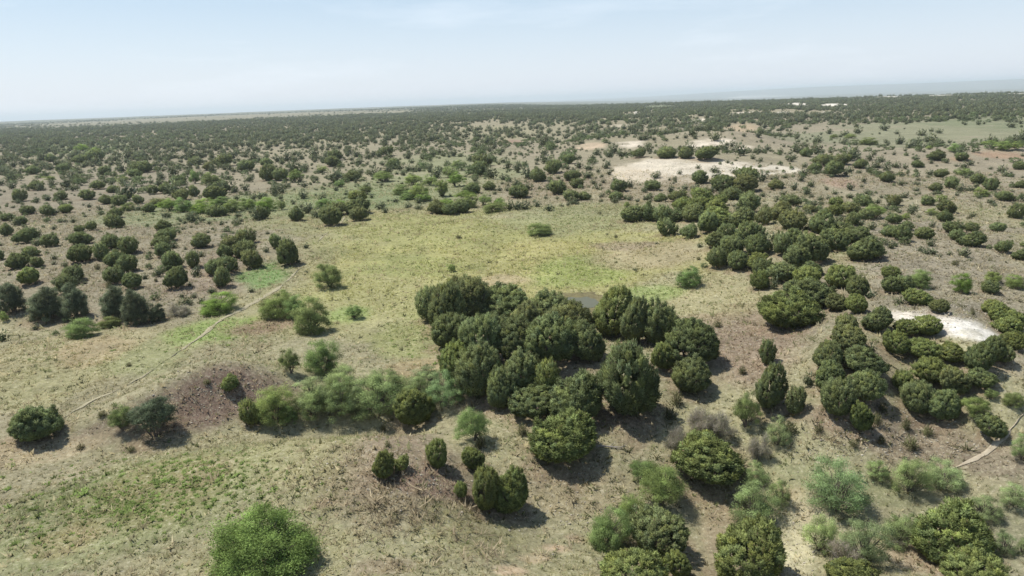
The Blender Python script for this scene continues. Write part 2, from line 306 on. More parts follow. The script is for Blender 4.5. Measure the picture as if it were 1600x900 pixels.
block(800, 100, 4, j=[(0,600,65,680),(60,640,140,720),(120,660,205,735),(205,600,310,685),(310,560,400,625),(325,625,370,660),(215,700,268,745),(205,750,260,790),(235,740,335,815),(60,740,130,790),(30,775,105,835),
    (320,680,430,730),(360,725,455,775),(325,790,420,865),(410,780,495,850),(435,670,515,715),(480,712,540,752),(545,680,578,708),(550,710,592,745),(520,645,555,680),(390,600,450,655),(440,630,520,665),
    (560,600,620,655),(585,655,630,695),(620,700,665,738),(535,780,595,835),(590,790,690,850),(620,730,720,800),(705,715,765,780),(825,730,930,790),(965,745,1020,812),
    (1055,748,1110,788),(1110,750,1175,790),(860,680,940,715),(970,702,1000,730),(1025,655,1070,690),(1140,625,1185,655),(1120,665,1235,750),(745,525,845,585),(650,530,720,585),(600,500,670,560),
    (905,540,1025,590),(910,495,980,540),(1030,520,1130,590),(1140,540,1280,600),(1190,510,1235,535),(1275,500,1350,535),(820,490,880,520),(1230,645,1300,680),(1240,670,1320,720),(1360,645,1430,690),
    (1400,660,1540,740),(1240,730,1400,800),(1380,700,1540,800),(1530,660,1600,740)])
block(1200, 100, 4, j=[(195,520,280,580),(365,525,415,558),(300,550,360,600),(100,560,180,610),(280,570,400,635),(250,620,340,680),(400,570,520,630),(360,610,470,700),(465,655,505,698),(545,650,595,685),(530,600,620,650),
    (600,545,670,600),(670,568,740,612),(600,620,660,680),(640,600,720,650),(710,615,765,668),(760,605,840,650),(770,535,805,570),(840,522,875,545),(900,565,955,605),(890,610,975,645),(990,550,1110,600),
    (1160,550,1260,605),(1240,590,1290,635),(1425,620,1500,680),(1450,660,1530,705),(1520,610,1620,660),(690,665,790,735),(800,715,865,760),(895,722,960,760),(980,655,1040,695),(1030,665,1125,710),
    (1100,700,1190,780),(1160,740,1240,800),(1000,740,1098,795),(1260,690,1370,750),(1340,710,1440,790),(1420,780,1540,860),(1530,720,1620,775),(480,730,545,790),(575,690,620,745),(480,785,550,840),
    (240,720,295,770),(210,760,275,820),(135,730,190,790),(60,770,130,825),(0,720,100,780),(180,650,260,700),(180,690,235,735),(920,400,1000,450),(1035,395,1100,435),(1000,395,1040,425),(435,465,510,500)],
    d=[(1160,655,1290,695),(470,435,560,465),(380,440,440,465)], m=[(1290,770,1390,830),(560,460,690,505),(1340,480,1440,515),(1420,480,1520,540),(1500,480,1600,540),(1120,500,1220,550),(980,510,1035,535)])
# drop boxes read twice from overlapping views
_keep = []
for b in SURVEY:
    dup = False
    for c in _keep:
        ix = min(b[2], c[2]) - max(b[0], c[0]); iy = min(b[3], c[3]) - max(b[1], c[1])
        if ix > 0 and iy > 0:
            un = (b[2]-b[0])*(b[3]-b[1]) + (c[2]-c[0])*(c[3]-c[1]) - ix*iy
            if ix * iy / un > .45: dup = True; break
    if not dup: _keep.append(b)
SURVEY = _keep
_b = np.array([s[:4] for s in SURVEY]); KD = np.array([s[4] for s in SURVEY])
_w = _b[:, 2] - _b[:, 0]; _h = _b[:, 3] - _b[:, 1]; _cx = (_b[:, 0] + _b[:, 2]) / 2
_dep = np.abs(ray(_cx, _b[:, 3])[:, 2])                       # sine of the angle at which the ground is seen
TX, TY, TZ, TD = ground_at(_cx, _b[:, 3] - .22 * _w * _dep)
TD = TD * (ray(_cx, _b[:, 3]) @ _f)                            # depth along the view axis
_cos = 1 / np.sqrt(1 + ((_cx - 800) / FPX) ** 2)              # off-axis spread of round things
TW = _w * TD / FPX * _cos * 1.04
TH = np.clip(np.sqrt(np.maximum((_h * TD / FPX) ** 2 - (.85 * _w * TD / FPX * _dep) ** 2, 0)) / np.sqrt(1 - _dep ** 2), np.where(np.isin(KD, list('jyo')), .58, .36) * TW, np.clip(1.0 * _h / np.maximum(_w, 1), .60, 1.4) * TW)
TBY = _b[:, 3]
# plants that overlap in the picture hide part of each other, so each is larger than the part one sees
for i in range(len(_w)):
    if KD[i] in "jyomd":
        ix = np.minimum(_b[i, 2], _b[:, 2]) - np.maximum(_b[i, 0], _b[:, 0]); iy = np.minimum(_b[i, 3], _b[:, 3]) - np.maximum(_b[i, 1], _b[:, 1])
        ov = np.where((ix > 0) & (iy > 0), ix * iy, 0) / (_w[i] * _h[i]); ov[i] = 0; ov[~np.isin(KD, list('jyomd'))] = 0
        if KD[i] in 'md' and TBY[i] > 690: TW[i] *= 1.10; TH[i] *= 1.08
        if ov.sum() > .12: f_ = 1.0 if TBY[i] > 700 else 1.16 if _cx[i] < 960 else 1.10; TW[i] *= f_; TH[i] *= f_
    if 655 < _cx[i] < 910 and 470 < TBY[i] < 668 and KD[i] in "jy": TW[i] *= 1.15; TH[i] *= 1.0
    if 455 < _cx[i] < 735 and 590 < TBY[i] < 672 and KD[i] in "md": TW[i] *= 1.20; TH[i] *= 1.08
    if KD[i] == 'm' and _w[i] > 150: TW[i] *= .80; TH[i] *= .86
    if KD[i] == 'y' and 700 < TBY[i] < 730 and 860 < _cx[i] < 900: TW[i] *= .93; TH[i] *= .84
TPX = _w; TCX = _cx; TBY = _b[:, 3]
NT = len(SURVEY)

# ------------------------------------------------------------------ patches of different ground cover
# (px, py, half width, half height, colour, strength, keeps trees away)
PATCHES = [
 # far land
 (330,184,340,7,(150,143,118),.75,1),(600,176,70,6,(150,143,116),.7,1),(1420,206,230,21,(136,138,106),.9,1),(1560,190,120,10,(118,128,92),.7,0),
 (1030,266,84,20,(212,198,174),1,1),(1120,264,90,8,(216,206,186),1,1),(985,268,36,18,(206,192,168),1,1),(1050,252,60,8,(216,204,182),1,1),(1085,226,54,8,(230,216,194),1,1),(985,227,28,8,(226,212,190),1,1),(925,229,22,6,(206,182,152),1,1),
 (1165,231,26,3.5,(214,200,176),1,1),(1040,206,36,2.5,(220,208,186),1,1),(965,197,26,2.5,(200,188,164),1,1),(1090,189,22,3,(226,214,192),1,1),(993,180,6,5,(220,212,196),1,1),(1030,167,26,4,(120,132,98),.8,1),
 (1162,176,26,2,(222,208,188),1,1),(1222,177,24,2,(226,216,200),1,1),(1240,165,28,2,(230,222,206),1,1),(1300,166,20,2.5,(230,222,206),1,1),(1290,175,9,1.5,(224,212,196),1,1),(1390,152,22,1.8,(206,200,188),1,1),
 (1470,149,26,3,(206,200,188),1,1),(1592,147,14,3,(206,200,188),1,1),(1540,146,10,1.6,(226,220,208),1,1),(570,166,30,1.4,(226,220,212),1,1),(1180,152,60,1.5,(206,200,186),.8,1),(850,164,30,1.4,(196,186,170),.8,1),
 (800,221,22,5,(156,130,110),1,1),(1560,243,46,6,(166,138,112),1,1),(1500,247,22,4,(170,136,106),.9,1),(1312,287,30,9,(160,136,116),.9,1),(1410,272,10,6,(190,166,128),.9,1),(1160,205,26,4,(190,164,130),.7,1),
 (1130,240,120,22,(150,142,112),.5,0),
 (130,232,90,12,(124,138,92),.6,0),(420,320,190,16,(128,144,94),.6,0),(700,275,130,36,(138,146,102),.7,0),(620,300,160,22,(136,142,100),.6,0),(60,300,90,30,(140,130,110),.6,0),(200,270,150,26,(140,132,112),.5,0),
 (1000,300,90,18,(148,136,112),.6,0),(860,290,120,20,(146,130,110),.6,0),
 # middle
 (230,385,290,75,(143,134,112),.85,0),(330,430,90,35,(150,134,116),.8,0),(90,450,100,40,(142,132,110),.6,0),(1480,395,210,90,(148,138,118),.9,0),(1350,470,150,50,(150,142,118),.8,0),
 (760,395,330,75,(168,164,98),.95,1),(700,360,240,36,(152,154,92),.6,1),(560,470,190,60,(162,160,100),.8,1),(900,340,160,26,(148,150,104),.8,1),(905,424,75,26,(150,164,84),.75,1),(640,420,90,22,(150,158,88),.5,1),
 (1020,400,80,22,(170,154,122),.7,1),(970,385,46,10,(158,142,116),.8,1),(780,440,46,9,(186,168,128),.8,1),(840,385,60,14,(176,168,104),.6,1),(1090,470,110,40,(168,160,116),.8,1),(1020,458,60,16,(140,162,82),.7,1),
 (415,432,44,26,(112,146,76),.85,1),(470,345,60,18,(140,140,98),.5,1),(340,515,70,24,(136,158,78),.85,1),(545,490,40,18,(132,156,80),.7,1),(650,525,60,50,(150,156,90),.7,1),
 (410,512,62,14,(146,124,100),.9,1),(650,575,50,18,(168,148,108),.7,1),(1165,540,84,76,(150,131,110),.95,1),(1080,500,60,10,(162,144,116),.7,1),
 (100,560,210,46,(166,158,116),.8,1),(150,545,60,20,(178,156,118),.6,1),(230,560,60,30,(140,150,94),.5,1),(60,600,90,40,(158,156,108),.5,1),
 (1492,511,66,17,(240,234,222),1,1),(1425,493,62,9,(222,212,194),1,1),(1450,501,46,9,(236,228,212),1,1),(1585,560,40,24,(168,156,130),.7,0),
 # near
 (350,622,112,56,(136,114,99),.97,1),(195,662,110,26,(134,118,100),.85,1),(30,700,60,26,(176,160,126),.85,1),(110,704,76,14,(176,160,126),.85,1),
 (250,770,230,70,(134,146,88),.6,1),(280,755,120,50,(150,140,92),.5,1),(320,740,60,22,(158,140,108),.4,1),(80,850,160,50,(152,154,108),.6,1),(110,845,60,22,(176,160,112),.5,1),(480,700,110,44,(158,152,106),.6,1),
 (620,720,130,50,(148,130,108),.85,1),(660,750,70,28,(146,122,104),.8,1),(580,810,90,50,(150,142,112),.7,1),(510,785,26,14,(158,136,106),.7,1),(590,885,80,24,(150,132,108),.7,1),(720,830,110,50,(150,148,100),.6,1),
 (880,770,120,60,(164,150,116),.7,1),(900,700,90,36,(160,156,116),.7,1),(760,690,80,40,(164,158,116),.7,1),(960,655,80,14,(154,132,108),.7,1),(985,705,46,26,(148,140,108),.6,1),
 (1330,665,120,40,(156,138,114),.8,0),(1450,690,100,40,(150,134,112),.85,0),(1560,720,60,30,(144,130,110),.8,0),(1300,745,180,36,(142,144,102),.7,0),(1243,850,46,78,(194,186,148),.95,1),(1265,800,40,24,(194,182,148),.9,1),
 (1225,770,40,20,(178,160,122),.7,1),(1430,870,60,26,(170,152,124),.85,1),(1590,850,50,60,(150,148,116),.7,0),(1110,790,70,40,(164,152,114),.7,1),(800,893,30,9,(194,170,138),.9,1),(838,874,30,9,(196,172,140),.9,1),(870,857,26,8,(194,170,138),.9,1),(898,842,18,7,(190,168,136),.85,1),(1130,860,40,50,(166,146,118),.6,1),
 (1350,600,60,80,(156,136,112),.6,0),
]
def polar(px, py):
    x, y, _, _ = ground_at(px, py); return np.arctan2(x, y), np.hypot(x, y)
_pp = np.array([p[:4] for p in PATCHES], float)
_a0, _r0_ = polar(_pp[:, 0], _pp[:, 1])
_a1, _ = polar(_pp[:, 0] + _pp[:, 2], _pp[:, 1])
def _ground_r(px, py): return polar(px, py)[1]
_rf = _ground_r(_pp[:, 0], _pp[:, 1] - _pp[:, 3]); _rn = _ground_r(_pp[:, 0], _pp[:, 1] + _pp[:, 3])
PA = _a0; PDA = np.maximum(np.abs(_a1 - _a0), 1e-4); PR = _r0_
PDR = np.maximum(np.maximum(np.abs(np.log(_rf / _r0_)), np.abs(np.log(_r0_ / _rn))) * .8, .012)
PDR = np.where(_pp[:, 1] < 182, np.minimum(PDR, .11), np.minimum(PDR, .45))
def patch_mask(i, az, lr, warp):
    u = (az - PA[i]) / PDA[i]; v = (lr - math.log(PR[i])) / PDR[i]
    q = np.sqrt(u * u + v * v) + warp * (1.5 if PATCHES[i][4][0] > 215 else 1.0)
    return sstep(1.25, .62, q)

BASE_NEAR = srgb(157, 151, 115); BASE_FAR = srgb(150, 140, 116); FOREST = srgb(96, 102, 72)
SCALE = .80
def ground_colour(X, Y):
    az = np.arctan2(X, Y); r = np.hypot(X, Y); lr = np.log(np.maximum(r, 1))
    n1 = fbm(X, Y, 14., 61, 4); n2 = fbm(X, Y, 60., 71, 4); n3 = fbm(X, Y, 260., 81, 4); n4 = fbm(X, Y, 4.0, 91, 4)
    t = sstep(60, 200, r)[:, None]
    c = BASE_NEAR[None] * (1 - t) + BASE_FAR[None] * t
    k = (np.where(r < 160, n1 * .5 + n2 * .5, n2 * .4 + n3 * .6) - .5)[:, None]
    c = c * (1 + np.clip(k, -.3, .3) * np.array([[.15, .35, -.15]]))
    far = (sstep(700, 1600, r) * (.75 + .25 * sstep(.35, .6, n3)))[:, None]
    c = c * (1 - far) + FOREST[None] * far
    warp = np.where(r < 130, (n1 - .5) * 1.1 + (n4 - .5) * .8, np.where(r < 500, (n2 - .5) * 2.0 + (n1 - .5) * 1.3, (n3 - .5) * .9 + (n2 - .5) * .6))
    order = np.argsort([-1 * _pp[i, 2] * _pp[i, 3] for i in range(len(PATCHES))])
    for i in order:
        p = PATCHES[i]
        sel = (np.abs(az - PA[i]) < PDA[i] * 2.2) & (np.abs(lr - math.log(PR[i])) < PDR[i] * 2.2)
        if not sel.any(): continue
        mk = (patch_mask(i, az[sel], lr[sel], warp[sel]) * p[5])[:, None]
        if p[4][0] >= 195:                                       # bare rock broken by streaks of soil and scrub
            w_ = 1.6 if PR[i] < 130 else 9. if PR[i] < 500 else 40.
            mk = mk * ((.55 if PR[i] < 130 or PR[i] > 450 else .30) + (.45 if PR[i] < 130 or PR[i] > 450 else .70) * sstep(.36, .52, fbm(X[sel], Y[sel] * 1.6, w_, 161, 4)))[:, None]
        c[sel] = c[sel] * (1 - mk) + srgb(*p[4])[None] * mk
    v = 1 + (n4 - .5) * .35 * sstep(200, 80, r) + (n1 - .5) * .25
    c = c * v[:, None] * SCALE; lum = c.mean(1, keepdims=True)
    return np.clip((c * .86 + lum * .14) * np.array([[1.0, 1.0, .985]]), .01, .9)

# ------------------------------------------------------------------ the ground: one sheet to the horizon
az_front = np.linspace(R(-50), R(50), 620)
az_all = np.concatenate([az_front, np.linspace(R(50), R(310), 90)[1:-1]])
rings = np.concatenate([[2.0, 8.0, 14.0], np.geomspace(18, 160, 270), np.geomspace(160, 1500, 190)[1:], np.geomspace(1500, 34000, 90)[1:]])
NA, NR = len(az_all), len(rings)
AA, RR = np.meshgrid(az_all, rings)
GX = (RR * np.sin(AA)).ravel(); GY = (RR * np.cos(AA)).ravel()
GZ = height(GX, GY)
i0 = (np.arange(NR - 1)[:, None] * NA + np.arange(NA)[None]); i1 = (np.arange(NR - 1)[:, None] * NA + (np.arange(NA)[None] + 1) % NA)
FQ = np.stack([i0, i1, i1 + NA, i0 + NA], -1).reshape(-1, 4)
GC = ground_colour(GX, GY)
# brown needle litter on the soil beneath the junipers and trees
for i in range(NT):
    if KD[i] in "jyo" and TPX[i] > 22:
        d = np.hypot(GX - TX[i], GY - TY[i]) / (TW[i] * .62)
        s = d < 1.3
        mk = (sstep(1.25, .7, d[s] + (fbm(GX[s], GY[s], 1.2, 5, 2) - .5) * .6) * .6)[:, None]
        GC[s] = GC[s] * (1 - mk) + srgb(138, 118, 98)[None] * SCALE * mk
gme = tri_mesh("ground", np.stack([GX, GY, GZ], 1), FQ[:, ::-1], GC, smooth=True)
ground = tag(link("ground", gme), "rolling dry grassland scattered with junipers reaching to the horizon", None, None, "structure")

gm = bpy.data.materials.new("dry_grass_and_soil"); gm.use_nodes = True
n = gm.node_tree.nodes; l = gm.node_tree.links.new
bs = n["Principled BSDF"]; bs.inputs["Roughness"].default_value = 1.0; bs.inputs["Specular IOR Level"].default_value = .05
at = n.new("ShaderNodeAttribute"); at.attribute_name = "Col"
tc = n.new("ShaderNodeTexCoord")
def noise(scale, detail, rough):
    q = n.new("ShaderNodeTexNoise"); q.inputs["Scale"].default_value = scale; q.inputs["Detail"].default_value = detail; q.inputs["Roughness"].default_value = rough
    l(tc.outputs["Object"], q.inputs["Vector"]); return q
def remap(src, a, b, c, d):
    q = n.new("ShaderNodeMapRange"); l(src, q.inputs["Value"])
    for k, v in zip(("From Min", "From Max", "To Min", "To Max"), (a, b, c, d)): q.inputs[k].default_value = v
    return q.outputs["Result"]
def mixc(fac, A, B, mode='MIX'):
    q = n.new("ShaderNodeMix"); q.data_type = 'RGBA'; q.blend_type = mode
    if isinstance(fac, float): q.inputs["Factor"].default_value = fac
    else: l(fac, q.inputs["Factor"])
    for s, v in (("A", A), ("B", B)):
        if isinstance(v, tuple): q.inputs[s].default_value = v
        else: l(v, q.inputs[s])
    return q.outputs["Result"]
nf = noise(4.0, 6, .8); nmid = noise(.9, 5, .65); nbig = noise(.16, 4, .6); ng = noise(2.2, 4, .7)
c = mixc(remap(nf.outputs["Fac"], .53, .63, 0, .70), at.outputs["Color"], (.44, .405, .29, 1))          # straw flecks
c = mixc(remap(ng.outputs["Fac"], .56, .70, 0, .42), c, (.10, .135, .05, 1))                            # green weeds
c = mixc(remap(nf.outputs["Fac"], .46, .36, 0, .48), c, (.085, .07, .05, 1))                            # dark gaps and stones
c = mixc(remap(nmid.outputs["Fac"], .60, .74, 0, .30), c, (.25, .17, .11, 1))                           # bare soil scabs
v = n.new("ShaderNodeMath"); v.operation = 'MULTIPLY'
l(remap(nbig.outputs["Fac"], .3, .7, .86, 1.14), v.inputs[0]); l(remap(nmid.outputs["Fac"], .3, .7, .86, 1.14), v.inputs[1])
nfl = noise(2.4, 4, .75); v2 = n.new("ShaderNodeMath"); v2.operation = 'MULTIPLY'; l(v.outputs[0], v2.inputs[0]); l(remap(nfl.outputs["Fac"], .36, .64, .82, 1.18), v2.inputs[1])
cb = n.new("ShaderNodeCombineColor"); [l(v2.outputs[0], cb.inputs[k]) for k in range(3)]
c = mixc(1.0, c, cb.outputs["Color"], 'MULTIPLY')
l(c, bs.inputs["Base Color"])
bp = n.new("ShaderNodeBump"); bp.inputs["Strength"].default_value = .8; bp.inputs["Distance"].default_value = .12
l(nf.outputs["Fac"], bp.inputs["Height"]); l(bp.outputs["Normal"], bs.inputs["Normal"])
gme.materials.append(gm)

# ------------------------------------------------------------------ trails
def soil_material(name, c0, c1):
    mt = bpy.data.materials.new(name); mt.use_nodes = True; nn = mt.node_tree.nodes; ll = mt.node_tree.links.new
    b = nn["Principled BSDF"]; b.inputs["Roughness"].default_value = 1.0; b.inputs["Specular IOR Level"].default_value = .05
    t = nn.new("ShaderNodeTexCoord"); z = nn.new("ShaderNodeTexNoise"); z.inputs["Scale"].default_value = 2.5; z.inputs["Detail"].default_value = 7; z.inputs["Roughness"].default_value = .7
    x = nn.new("ShaderNodeMix"); x.data_type = 'RGBA'; x.inputs["A"].default_value = (*c0, 1); x.inputs["B"].default_value = (*c1, 1)
    r_ = nn.new("ShaderNodeMapRange"); r_.inputs["From Min"].default_value = .35; r_.inputs["From Max"].default_value = .65
    ll(t.outputs["Object"], z.inputs["Vector"]); ll(z.outputs["Fac"], r_.inputs["Value"]); ll(r_.outputs["Result"], x.inputs["Factor"]); ll(x.outputs["Result"], b.inputs["Base Color"])
    return mt
TRAIL_PTS = []
def trail(pts, width, label, mat, least=0.0, most=1.5):
    p = np.array(pts, float)
    s = np.concatenate([[0], np.cumsum(np.hypot(*np.diff(p, axis=0).T))])
    q = np.linspace(0, s[-1], max(int(s[-1] / 4), 8))
    # smooth the polyline a little
    px = np.interp(q, s, p[:, 0]); py = np.interp(q, s, p[:, 1])
    for _ in range(3):
        px[1:-1] = (px[:-2] + 2 * px[1:-1] + px[2:]) / 4; py[1:-1] = (py[:-2] + 2 * py[1:-1] + py[2:]) / 4
    x, y, _, _ = ground_at(px, py)
    d = np.concatenate([[0], np.cumsum(np.hypot(np.diff(x), np.diff(y)))]); q2 = np.arange(0, d[-1], .35)
    x = np.interp(q2, d, x); y = np.interp(q2, d, y)
    for _ in range(6):
        x[1:-1] = (x[:-2] + 2 * x[1:-1] + x[2:]) / 4; y[1:-1] = (y[:-2] + 2 * y[1:-1] + y[2:]) / 4
    tx = np.gradient(x); ty = np.gradient(y); ln = np.hypot(tx, ty) + 1e-9; nx, ny = -ty / ln, tx / ln
    V = []; K = 5; ends = np.clip(np.minimum(q2, q2[-1] - q2) / 2.5, .15, 1)
    gap = np.clip(2.6 * fbm(q2, q2 * 0, 5.0, 9, 3) - .55, least, most)
    for k in range(K):
        o = (k / (K - 1) - .5) * width * ends * gap + (fbm(q2, q2 * 0 + 7.7 * k, .9, 33 + k, 3) - .5) * width * .7 * np.minimum(gap * 1.5, 1)
        xx = x + nx * o; yy = y + ny * o
        lift = (.05, .075, .085, .075, .05)[k]
        V.append(np.stack([xx, yy, height(xx, yy) + lift], 1))
    V = np.stack(V, 1); N = len(x); V = V.reshape(-1, 3)
    a = (np.arange(N - 1)[:, None] * K + np.arange(K - 1)[None]).ravel()
    me = tri_mesh("dirt_trail", V, np.stack([a, a + K, a + K + 1, a + 1], 1)[:, ::-1], smooth=True); me.materials.append(mat)
    TRAIL_PTS.append((x, y, width))
    return tag(link("dirt_trail", me), label, None, None, "structure")
M_TAN = soil_material("pale_tan_dirt", (.285, .258, .172), (.36, .325, .22))
M_PALE = soil_material("pale_limestone_dirt", (.32, .27, .195), (.43, .375, .28))
trail([(98,654),(140,628),(200,603),(240,578),(285,546),(320,522),(345,499),(372,487),(410,466),(440,448),(458,430),(468,420)], .50, "narrow tan dirt trail climbing the grass beside the mound", M_TAN)
trail([(496,378),(508,366),(522,356),(536,346),(539,338)], .4, "short tan trail segment entering the far brush", M_TAN)
trail([(1472,737),(1510,724),(1540,709),(1562,692),(1580,670),(1602,644)], .40, "pale curving footpath at the right edge below the thicket", M_PALE, .6, 1.0)
trail([(1438,298),(1430,312),(1434,322),(1439,334)], .5, "short pale track on the far grey slope", M_TAN)

# ------------------------------------------------------------------ pond
def pond():
    x0, y0, _, _ = [v[0] for v in ground_at([906], [478])]
    th = np.linspace(0, 2 * np.pi, 73)[:-1]
    rr = 1 + .25 * (fbm(np.cos(th) * 2 + 5, np.sin(th) * 2, 1., 3, 3) - .5) * 2
    rx, ry = 2.1, 2.2
    X = x0 + rx * rr * np.cos(th); Y = y0 + ry * rr * np.sin(th)
    zl = height(X, Y).max() + .02
    # a muddy margin ring sloping from the water to the grass
    V = [np.array([[x0, y0, zl]])] + [np.stack([x0 + rx * rr * s * np.cos(th), y0 + ry * rr * s * np.sin(th), np.full(72, zl)], 1) for s in (.5, 1.0)]
    V = np.concatenate(V); F = []
    for k in range(72):
        k2 = (k + 1) % 72
        F.append((0, 1 + k, 1 + k2)); F.append((1 + k, 73 + k, 73 + k2)); F.append((1 + k, 73 + k2, 1 + k2))
    me = tri_mesh("pond", V, np.array(F))
    mt = bpy.data.materials.new("murky_pond_water"); mt.use_nodes = True; b = mt.node_tree.nodes["Principled BSDF"]
    b.inputs["Base Color"].default_value = (.12, .122, .082, 1); b.inputs["Roughness"].default_value = .38; b.inputs["Specular IOR Level"].default_value = .14; b.inputs["IOR"].default_value = 1.33
    nz = mt.node_tree.nodes.new("ShaderNodeTexNoise"); nz.inputs["Scale"].default_value = 60; bu = mt.node_tree.nodes.new("ShaderNodeBump"); bu.inputs["Strength"].default_value = .12
    mt.node_tree.links.new(nz.outputs["Fac"], bu.inputs["Height"]); mt.node_tree.links.new(bu.outputs["Normal"], b.inputs["Normal"])
    me.materials.append(mt); tag(link("pond", me), "small murky stock pond half hidden behind the central thicket", None, None, "structure")
    Vm = []
    for s, lift in ((.96, -.03), (1.2, .05), (1.6, .10), (2.1, .03)):
        s2 = 1 + (s - 1) * (1 + .6 * (fbm(np.cos(th) * 5, np.sin(th) * 5, 1., 8, 2) - .5))
        X = x0 + rx * rr * s2 * np.cos(th); Y = y0 + ry * rr * s2 * np.sin(th)
        Z = np.full(72, zl + lift) if s < 1.0 else np.maximum(height(X, Y) + .04, zl + lift * .6) if s < 2.0 else height(X, Y) - .05
        Vm.append(np.stack([X, Y, Z], 1))
    Vm = np.concatenate(Vm); F = []
    for q in range(3):
        for k in range(72):
            k2 = (k + 1) % 72; F.append((q * 72 + k, q * 72 + 72 + k, q * 72 + 72 + k2, q * 72 + k2))
    me = tri_mesh("pond_margin", Vm, np.array(F), smooth=True); me.materials.append(soil_material("damp_green_brown_mud", (.12, .105, .06), (.19, .17, .085)))
    tag(link("pond_margin", me), "damp brown mud rim around the small pond", None, None, "structure")
    return x0, y0
POND = pond()

# ------------------------------------------------------------------ plant prototypes
def unit(v): return v / (np.linalg.norm(v, axis=-1, keepdims=True) + 1e-9)
def fib(nn, g):
    i = np.arange(nn) + .5; z = 1 - 2 * i / nn; a = i * 2.399963 + g.uniform(0, 6.28)
    s = np.sqrt(1 - z * z); return np.stack([s * np.cos(a), s * np.sin(a), z], 1)
_ico = None
def ico():
    global _ico
    if _ico is None:
        p = (1 + 5 ** .5) / 2
        V = unit(np.array([(-1,p,0),(1,p,0),(-1,-p,0),(1,-p,0),(0,-1,p),(0,1,p),(0,-1,-p),(0,1,-p),(p,0,-1),(p,0,1),(-p,0,-1),(-p,0,1)], float))
        F = np.array([(0,11,5),(0,5,1),(0,1,7),(0,7,10),(0,10,11),(1,5,9),(5,11,4),(11,10,2),(10,7,6),(7,1,8),(3,9,4),(3,4,2),(3,2,6),(3,6,8),(3,8,9),(4,9,5),(2,4,11),(6,2,10),(8,6,7),(9,8,1)])
        _ico = (V, F)
    return _ico
def leaves(P, D, Ln, Wd, g, soft=None):
    """One pointed leaf spray per point: base edge and tip, with a rounded normal."""
    sd = unit(np.cross(D, g.normal(size=D.shape)))
    gn = unit(np.cross(sd, D))
    if soft is not None:
        fl = np.where((gn * soft).sum(1) < 0, -1.0, 1.0)[:, None]; sd = sd * fl; gn = gn * fl
        nr = unit(soft * .65 + gn * .35)
    else: nr = gn
    a = P - sd * Wd[:, None] / 2; b = P + sd * Wd[:, None] / 2; t = P + D * Ln[:, None]
    V = np.stack([a, b, t], 1).reshape(-1, 3); return V, np.arange(len(V)).reshape(-1, 3), np.repeat(nr, 3, 0)
def normalise(V, nl):
    """Scale a plant so that it is one unit wide and one unit high."""
    q = V[:nl]; rx = np.percentile(np.hypot(q[:, 0], q[:, 1]), 98.5); rz = np.percentile(q[:, 2], 99.6)
    return np.array([.5 / rx, .5 / rx, 1.0 / rz])
def tube(points, radii, sides=5):
    V, F = [], []
    P = np.array(points, float)
    for i, p in enumerate(P):
        t = unit(P[min(i + 1, len(P) - 1)] - P[max(i - 1, 0)])
        a = unit(np.cross(t, [.31, .95, .11])); b = np.cross(t, a)
        for k in range(sides):
            w = 2 * math.pi * k / sides; V.append(p + radii[i] * (math.cos(w) * a + math.sin(w) * b))
    for i in range(len(P) - 1):
        for k in range(sides):
            k2 = (k + 1) % sides
            F.append((i * sides + k, i * sides + k2, (i + 1) * sides + k2)); F.append((i * sides + k, (i + 1) * sides + k2, (i + 1) * sides + k))
    return np.array(V), np.array(F)
def merge(parts):
    V, F, o = [], [], 0
    for v, f in parts: V.append(v); F.append(np.asarray(f) + o); o += len(v)
    return np.concatenate(V), np.concatenate(F)
def stems(g, nst, reach, top, rad, limbs=3):
    parts = []
    for s in range(nst):
        a = g.uniform(0, 6.28); out = reach * g.uniform(.5, 1.0); h = top * g.uniform(.75, 1.0)
        pts = [np.array([.03 * math.cos(a), .03 * math.sin(a), -.06])]
        for q in (.3, .65, 1.0): pts.append(np.array([out * q ** .8 * math.cos(a + .3 * q), out * q ** .8 * math.sin(a + .3 * q), h * q ** 1.15]) + g.normal(size=3) * .018)
        parts.append(tube(pts, [rad, rad * .8, rad * .55, rad * .2]))
        for b in range(limbs):
            base = pts[1] + (pts[2] - pts[1]) * g.uniform(0, 1); dr = unit(np.array([math.cos(a + g.uniform(-1.3, 1.3)), math.sin(a + g.uniform(-1.3, 1.3)), g.uniform(.3, 1.2)]))
            e = base + dr * g.uniform(.16, .3); parts.append(tube([base, (base + e) / 2 + g.normal(size=3) * .015, e], [rad * .45, rad * .3, rad * .1], 4))
    return merge(parts)

